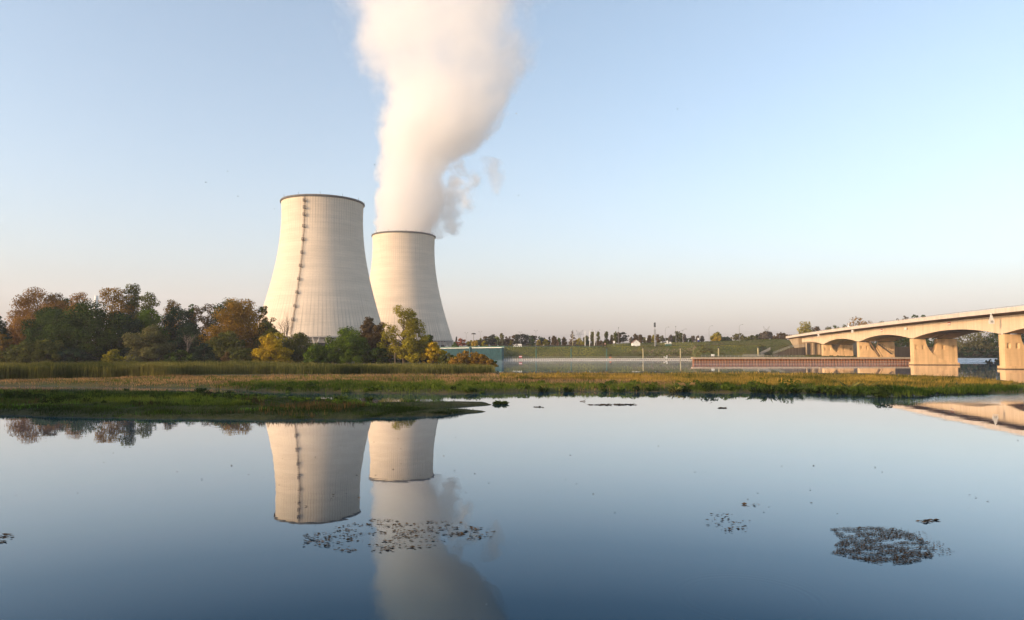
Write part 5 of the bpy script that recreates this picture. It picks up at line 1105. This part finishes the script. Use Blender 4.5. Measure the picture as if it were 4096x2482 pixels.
p = onz(3562, 1452); b = MB(); b.lathe([(.0, 0), (.5, .05), (.62, .22), (.3, .36), (.0, .4)], 10); o = b.build('float', M['white'], None, loc=p); o.scale = (2.2, .8, .8); tag(o, 'small pale float lying on the water at the foot of the quay', 'float')

# ---------------------------------------------------------------- things along the embankment road
def gz(x, y): return float(zfar(np.array([[x, y]]))[0])
# guard fence
gf = empty('guard_fence', (-8, 489, gz(-4, 492)), 'low guard fence of dark posts along the top of the green embankment', 'fence'); b = MB()
b.box((35, 0, .95), (72, .25, .3)); b.build('beam', M['steel_dark'], gf); p0 = None
for k in range(57):
    if p0 is None:
        b = MB(); b.box((0, .0, .4), (.5, .3, .95)); p0 = b.build('post', M['greenpost'], gf)
    else: c = p0.copy(); COL.objects.link(c); c.parent = gf; c.location = (k * 1.26, 0, 0)
gf2 = empty('wall_fence', (-5.5, 440, 7.5), 'dark solid fence running along the top behind the teal wall', 'fence'); b = MB()
q0, q1 = Vector((-5, 446, 7.4)), Vector((-80, 612, 7.4)); b.prism([q0, q1, q1 + Vector((.3, .1, 0)), q0 + Vector((.3, .1, 0))], (0, 0, 1.3)); b.build('fence_panel', M['greenpost'], gf2, gf2.location)
# hedge
rng = np.random.default_rng(9); X = np.linspace((2085 - CXP) / F_PX * 525, (2425 - CXP) / F_PX * 525, 130); cen = np.c_[X, 525 + rng.normal(0, .4, 130), np.array([gz(x, 525) for x in X]) + rng.uniform(.5, 1.3, 130)]
V, Fq, ti = leaves(rng, cen, np.full((130, 3), .75), np.full(130, 22), .5); o = np_mesh('hedge', V - np.array([X[0], 525, 8.3]), Fq, LM['brown'], None, ti, loc=(X[0], 525, 8.3)); tag(o, 'long low brown hedge along the embankment road', 'hedge')
# van
vx = (2070 - CXP) / F_PX * 506; t = empty('white_van', (vx, 506, gz(vx, 506) - .15), 'long white van half hidden behind the guard fence', 'van'); b = MB()
b.prism([(-3.1, -1, .4), (3.1, -1, .4), (3.1, -1, 2.3), (2.9, -1, 2.45), (-1.6, -1, 2.45), (-2.4, -1, 1.55), (-3.1, -1, 1.3)], (0, 2, 0)); b.build('body', M['boat'], t, bevel=.08)
b = MB(); b.prism([(-1.5, -1.02, 1.5), (.3, -1.02, 1.5), (.3, -1.02, 2.2), (-1.3, -1.02, 2.2), (-1.9, -1.02, 1.6)], (0, .03, 0)); b.build('window', M['black'], t)
for x in (-2.1, 2.1):
    for y in (-1.0, .8): b = MB(); b.tube([(x, y, .38), (x, y + .22, .38)], .38, 14); b.build('wheel', M['black'], t)
# white hut
hx = (2545 - CXP) / F_PX * 505; hz0 = gz(hx, 505) - .1; t = empty('white_hut', (hx, 505, hz0), 'small white gabled hut on the embankment', 'hut'); b = MB(); w, e, a, dpt = 2.75, 2.9, 5.1, 5.0
b.prism([(-w, 0, 0), (w, 0, 0), (w, 0, e), (0, 0, a), (-w, 0, e)], (0, dpt, 0)); b.build('wall', M['white'], t)
for s in (-1, 1):
    b = MB(); b.prism([(0, -.25, a + .16), (s * (w + .35), -.25, e - .12), (s * (w + .35), -.25, e - .26), (0, -.25, a + .02)], (0, dpt + .5, 0)); b.build('roof', M['roof'], t)
b = MB(); b.box((-.55, -.02, 1.15), (1.1, .05, 2.3)); dr = b.build('door', M['boat'], t); b = MB(); b.box((-.1, -.06, 1.1), (.08, .08, .16)); b.build('handle', M['steel_dark'], dr)
b = MB(); b.box((0, -.03, 3.35), (.34, .06, .34)); b.build('vent', M['steel_grey'], t)
# lock signal mast
sx = (2619.5 - CXP) / F_PX * 505; sz = gz(sx, 505); t = empty('signal_mast', (sx, 505, sz), 'tall slim signal mast topped by a black box of lamps', 'signal mast'); zt = at(2619, 1291, 505).z - sz; zl_ = at(2619, 1316, 505).z - sz; zm = at(2619, 1345, 505).z - sz
b = MB(); b.tube([(0, 0, -.1), (0, 0, zm)], .42, 8); b.tube([(0, 0, zm - .2), (0, 0, zl_)], .18, 6); b.tube([(0, 0, zl_), (0, 0, zt - 3.2)], .13, 6); b.build('pole', M['steel_grey'], t)
b = MB()
for x, y in ((-.55, -.4), (.55, -.4), (.55, .4), (-.55, .4)): b.tube([(x, y, zm), (x, y, zl_ - .6)], .08, 4)
for k in range(9): z_ = zm + (zl_ - .6 - zm) * k / 8; b.tube([(-.55, -.4, z_), (.55, -.4, z_), (.55, .4, z_), (-.55, .4, z_), (-.55, -.4, z_)], .05, 4)
b.build('ladder_cage', M['steel_grey'], t)
b = MB(); b.box((.1, 0, zt - 1.65), (.85, .6, 3.3)); hd = b.build('lamp_box', M['black'], t)
for k in range(5):
    b = MB(); b.prism([(-.3, -.34, zt - .25 - k * .64), (-.3, .34, zt - .25 - k * .64), (-.85, .3, zt - .52 - k * .64), (-.85, -.3, zt - .52 - k * .64)], (0, 0, -.28)); b.build('visor', M['black'], hd)
b = MB(); b.tube([(.85, 0, -.1), (.85, 0, 3.6)], .14, 6); b.build('side_post', M['steel_grey'], t); b = MB(); b.box((1.2, -.2, .7), (1.7, .9, .95)); b.build('control_box', M['black'], t)
# green kiosk
kx = (2672.5 - CXP) / F_PX * 507; t = empty('green_kiosk', (kx, 507, gz(kx, 507)), 'dark green kiosk with a flat white roof on the embankment', 'kiosk'); b = MB(); b.box((0, 0, .95), (4.3, 2.4, 2.0)); b.build('wall', M['greenpost'], t); b = MB(); b.box((0, 0, 2.1), (4.7, 2.8, .32)); b.build('roof', M['white'], t)
def esign(px, y0, y1, w, label, m='white', legs=1, Yd=512, extra=None): X_ = (px - CXP) / F_PX * Yd; return signboard('road_sign', px, y0, y1, w, Yd, gz(X_, Yd), label, m, legs, 'sign', extra)
esign(2456, 1365, 1374, 8, 'white road sign on two legs at the bend of the ramp', legs=2, Yd=503); esign(2420, 1373, 1379, 4, 'small orange and white road sign left of the two-legged one', 'orange', 1, 510, [(.3, .65, 'white')]); esign(2585, 1354, 1361.5, 5, 'white road sign high between the hut and the signal mast', Yd=540)
esign(2669, 1363, 1374, 5.5, 'narrow upright white road sign over the green kiosk', Yd=530); esign(2681, 1368, 1373.5, 7.5, 'wide low white road sign over the green kiosk', Yd=530)
esign(2793.5, 1353, 1368, 7, 'white and blue road sign in front of the three grey trees', 'white', 2, 545, [(0, .45, 'blue')]); esign(2645, 1367, 1371.5, 4, 'tiny white road sign left of the green kiosk', Yd=530); esign(2174.5, 1379, 1384, 4.5, 'round-looking pale sign above the guard fence right of the double lamp', 'palepost', 1, 500)
# lamps
def lamp(px, ty, Yd, label, kind):
    X_ = (px - CXP) / F_PX * Yd; zb = gz(X_, Yd) if X_ > X_WALL0 else 7.5; H = at(px, ty, Yd).z - zb; t = empty('street_lamp', (X_, Yd, zb), label, 'street lamp', 'street lamps along the embankment road')
    b = MB()
    if kind == 'double':
        b.tube([(0, 0, -.1), (0, 0, H - 1.0)], [.13, .08], 6); b.build('pole', M['steel_grey'], t)
        for s in (-1, 1):
            b = MB(); b.tube([(0, 0, H - 1.05), (s * .9, 0, H)], .06, 4); ar = b.build('arm', M['steel_grey'], t); b = MB(); b.box((s * 1.05, 0, H + .05), (.7, .35, .22)); b.build('lamp_head', M['steel_dark'], ar)
    elif kind == 'wide':
        b.tube([(0, 0, -.1), (0, 0, H - .9)], [.13, .08], 6); b.build('pole', M['steel_grey'], t)
        for s in (-1, 1):
            b = MB(); b.tube([(0, 0, H - .95), (s * 1.2, 0, H - .3), (s * 2.5, 0, H)], .06, 4); ar = b.build('arm', M['steel_grey'], t); b = MB(); b.box((s * 2.8, 0, H + .02), (.8, .35, .2)); b.build('lamp_head', M['steel_dark'], ar)
    elif kind == 'curve':
        b.tube([(0, 0, -.1), (0, 0, H - 2.2), (.3, 0, H - 1.1), (1.1, 0, H - .3), (2.2, 0, H)], [.15, .10, .09, .08, .07], 6); b.build('pole', M['steel_grey'], t); b = MB(); b.box((2.6, 0, H + .02), (.9, .35, .22)); b.build('lamp_head', M['steel_dark'], t)
    elif kind == 'post':
        b.tube([(0, 0, -.1), (0, 0, H - .5)], [.14, .08], 6); b.build('pole', M['steel_grey'], t); b = MB(); b.box((0, 0, H - .25), (.5, .4, .6)); b.build('lamp_head', M['steel_dark'], t)
for a_ in ((1865.5, 1332, 560, 'double street lamp with two short arms, nearest the red maple', 'double'), (1921, 1327.5, 560, 'double street lamp with two short arms, right of the wide-capped mast', 'double'), (2081.5, 1329, 540, 'double street lamp with two short arms, rising over the white van', 'double'),
           (2143.5, 1322.5, 512, 'tallest double street lamp with two short arms, right of the dark pine clump', 'double'), (2384.5, 1321, 520, 'street lamp with two long spread arms beside the white flagpoles', 'wide'), (2474, 1311, 535, 'thin straight lamp post beside the black pine', 'post'),
           (2661, 1309, 545, 'curved single street lamp left above the green kiosk', 'curve'), (2703, 1306, 545, 'thin straight lamp post right above the green kiosk', 'post'), (2731, 1317, 548, 'curved single street lamp before the tallest olive tree row', 'curve'), (2717.5, 1323, 575, 'shorter curved single street lamp inside the tallest olive tree row', 'curve'), (2836, 1304, 545, 'curved single street lamp alone on the crest right of the blue and white sign', 'curve'), (2957, 1299, 535, 'curved single street lamp before the beige tree on the crest', 'curve')): lamp(*a_)
# mast with a wide cap, whip mast, white flagpoles
X_ = (1894.5 - CXP) / F_PX * 570; zz = 7.5; H = at(1894, 1333, 570).z - zz; t = empty('floodlight_mast', (X_, 570, zz), 'mast with a wide dark round cap above the yellow trees', 'mast'); b = MB(); b.tube([(0, 0, -.1), (0, 0, H - 1)], .22, 6); b.build('pole', M['steel_grey'], t); b = MB(); b.lathe([(2.0, -1.05), (1.9, -.6), (1.1, -.1), (.3, .05)], 14, (0, 0, H)); b.build('cap', M['steel_dark'], t)
X_ = (2291 - CXP) / F_PX * 500; zz = gz(X_, 500); H = at(2291, 1321, 500).z - zz; t = empty('radio_mast', (X_, 500, zz), 'thin mast standing before the big broad spruce', 'mast'); b = MB(); b.tube([(0, 0, -.1), (0, 0, H - 2.6)], [.20, .14], 6); b.build('pole', M['palepost'], t); b = MB(); b.tube([(0, 0, H - 2.6), (0, 0, H)], .07, 5); b.box((0, 0, H - .2), (.5, .3, .4)); b.build('aerial', M['steel_dark'], t)
for px, ty, yb, arm, lab in ((2340, 1325, 1378, 5, 'white flagpole with a short top arm, leftmost of the three'), (2358.5, 1324, 1375, 7, 'white flagpole with the longest top arm, middle of the three'), (2377, 1323, 1373, -5.5, 'white flagpole whose top arm points left, rightmost of the three')):
    Yd = 515; X_ = (px - CXP) / F_PX * Yd; zz = gz(X_, Yd); H = at(px, ty, Yd).z - zz; t = empty('flagpole', (X_, Yd, zz), lab, 'flagpole', 'white flagpoles'); b = MB(); b.tube([(0, 0, -.1), (0, 0, H)], .22, 6); b.build('pole', M['white'], t); b = MB(); b.tube([(0, 0, H - .12), (arm * mpp(Yd), 0, H - .12)], .11, 5); b.build('arm', M['white'], t)
# pylons and wires
def pylon(px, ty, Yd, wpx, label):
    X_ = (px - CXP) / F_PX * Yd; H = at(px, ty, Yd).z - 7.9; w = wpx * mpp(Yd) / 2; t = empty('lattice_pylon', (X_, Yd, 7.9), label, 'pylon', 'lattice pylons'); b = MB(); zb = H * .62; r = .13
    for sx in (-1, 1):
        for sy in (-1, 1):
            b.tube([(sx * w * .42, sy * w * .3, -.2), (sx * w * .20, sy * w * .12, zb)], r * 1.3, 4)
    for k in range(9):
        f0, f1 = k / 9, (k + 1) / 9
        for sy in (-1, 1):
            for s in (-1, 1): g = lambda f, q: (q * w * (.42 - .22 * f), sy * w * (.3 - .18 * f), zb * f); b.tube([g(f0, s), g(f1, -s)], r * .7, 3)
    b.build('tower', M['steel_grey'], t); b = MB()
    for s in (-1, 1):
        b.tube([(s * w * .2, 0, zb), (s * w * .45, 0, H * .78), (s * w, 0, H)], r * 1.2, 4); b.tube([(s * w * .05, 0, H * .84), (s * w, 0, H)], r, 4); b.tube([(s * w * .05, 0, H * .84), (s * w * .45, 0, H * .78)], r, 4); b.tube([(s * w * .2, 0, zb), (-s * w * .05, 0, H * .84)], r, 4)
    b.tube([(-w * 1.05, 0, H * .76), (w * 1.05, 0, H * .76)], r * 1.2, 4); b.tube([(-w * .5, 0, H * .84), (w * .5, 0, H * .84)], r, 4); b.build('crossarm', M['steel_grey'], t); return Vector((X_, Yd, 7.9 + H * .76)), w
w1, ww1 = pylon(2318, 1320.5, 1020, 29, 'lattice pylon with a spread top, left one, behind the yellow-olive tree'); w2, ww2 = pylon(3065.5, 1305.5, 900, 25, 'lattice pylon with a spread top, right one, behind the crest near the bridge')
for A_, B_, lab in ((w1, w2, 'power line strung between the two lattice pylons'), (w2, at(3420, 1322, 950), 'power line running from the right pylon toward the bridge'), (at(2060, 1330, 1100), w1, 'power line running left from the left pylon')):
    b = MB()
    for dx, dz in ((-6.5, 0), (6.5, 0), (0, 2.2)): b.tube([A_.lerp(B_, i / 24) + Vector((dx, 0, dz - 5.5 * 4 * (i / 24) * (1 - i / 24))) for i in range(25)], .055, 3)
    tag(b.build('power_line', M['steel_grey'], None, off=A_, loc=A_), lab, 'wires')
# white silo behind the wood
X_ = (381 - CXP) / F_PX * 640; t = empty('white_silo', (X_, 640, 8), 'white cylindrical silo top showing above the wood', 'silo'); H = at(381, 1184, 640).z - 8; b = MB(); b.lathe([(1.7, 0), (1.7, H - .3), (1.5, H)], 24); b.build('shaft', M['white'], t, smooth=True); b = MB(); b.lathe([(1.85, H - 3.2), (1.85, H - 2.9)], 24); b.build('band', M['steel_grey'], t)
# birds
def bird(px, py, Yd, span, label, m, flap, rz):
    span *= .72
    b = MB(); b.lathe([(0, -.5), (.07, -.42), (.13, -.1), (.12, .15), (.06, .36), (.08, .42), (.0, .55)], 8); b.v = [(x, z, y) for x, y, z in b.v]; b.v = [(v[0] * span, v[1] * span * .75, v[2] * span) for v in b.v]
    for s in (-1, 1):
        k = span; b.add([(s * .05 * k, .16 * k, .02 * k), (s * .05 * k, -.10 * k, .02 * k), (s * .32 * k, .20 * k, .12 * k * flap), (s * .30 * k, -.06 * k, .12 * k * flap), (s * .62 * k, .02 * k, .04 * k * flap), (s * .05 * k, .05 * k, .05 * k), (s * .31 * k, .07 * k, (.12 * flap + .02) * k)],
                        [(0, 2, 6, 5), (5, 6, 3, 1), (0, 1, 3, 2), (2, 4, 6), (6, 4, 3), (2, 3, 4), (0, 5, 1)])
    o = b.build('bird', M[m], None, loc=at(px, py, Yd)); o.rotation_euler = (.15, 0, rz); tag(o, label, 'bird', 'birds in the sky')
for q in ((911, 686, 240, 1.2, 'dark bird, highest of the four left of the nearer tower', 'black', 1.4, .6), (823, 730, 240, 1.1, 'dark bird, leftmost of the four left of the nearer tower', 'black', .8, 1.9), (952, 786, 250, 1.0, 'dark bird midway down left of the nearer tower', 'black', 1.2, 1.2), (1097, 837, 250, 1.0, 'dark bird lowest and closest to the rim of the nearer tower', 'black', 1.6, .2),
          (1499, 660, 260, 1.3, 'dark bird against the left edge of the steam plume', 'black', 1.0, 1.5), (1951, 557, 240, 1.3, 'white bird in the sky right of the steam, lower one', 'boat', 1.3, .9), (2065, 455, 240, 1.1, 'white bird in the sky right of the steam, upper one', 'boat', 1.0, 1.7), (2074, 783, 250, 1.1, 'grey bird right of the grey steam wisps', 'steel_grey', .8, 1.5), (2710, 437, 250, 1.0, 'dark bird alone high in the right half of the sky', 'black', 1.2, 1.4)): bird(*q)
# ---------------------------------------------------------------- haze
HZ = 1.0e-4
hm = bpy.data.materials.new('haze_air'); hm.use_nodes = True; n = hm.node_tree.nodes; n.clear()
out = n.new('ShaderNodeOutputMaterial'); v = n.new('ShaderNodeVolumePrincipled'); hm.node_tree.links.new(v.outputs[0], out.inputs['Volume'])
v.inputs['Color'].default_value = (.97, .93, 1.0, 1); v.inputs['Density'].default_value = HZ; v.inputs['Anisotropy'].default_value = 0.0
b = MB(); b.box((0, 3800, 330), (11000, 9600, 668)); hz_ = b.build('haze', hm); tag(hz_, 'thin morning haze over the river plain', 'haze', kind='stuff')

# morning mist lying on the far reach of the river
mm = bpy.data.materials.new('mist_air'); mm.use_nodes = True; n = mm.node_tree.nodes; n.clear()
out = n.new('ShaderNodeOutputMaterial'); v = n.new('ShaderNodeVolumePrincipled'); mm.node_tree.links.new(v.outputs[0], out.inputs['Volume'])
v.inputs['Color'].default_value = (.96, .95, .95, 1); v.inputs['Density'].default_value = .0016; v.inputs['Anisotropy'].default_value = 0.0
b = MB(); b.prism([(-5, 226, .03), (60, 226, .03), (112, 226, .03), (196, 332, .03), (QL.x + 1, QL.y - .8, .03), (QK * 400, 400, .03), (QK * 424, 424, .03), (-8, 420, .03), (-14, 320, .03)], (0, 0, .6)); tag(b.build('mist', mm), 'thin white mist lying on the far water', 'mist', kind='stuff')
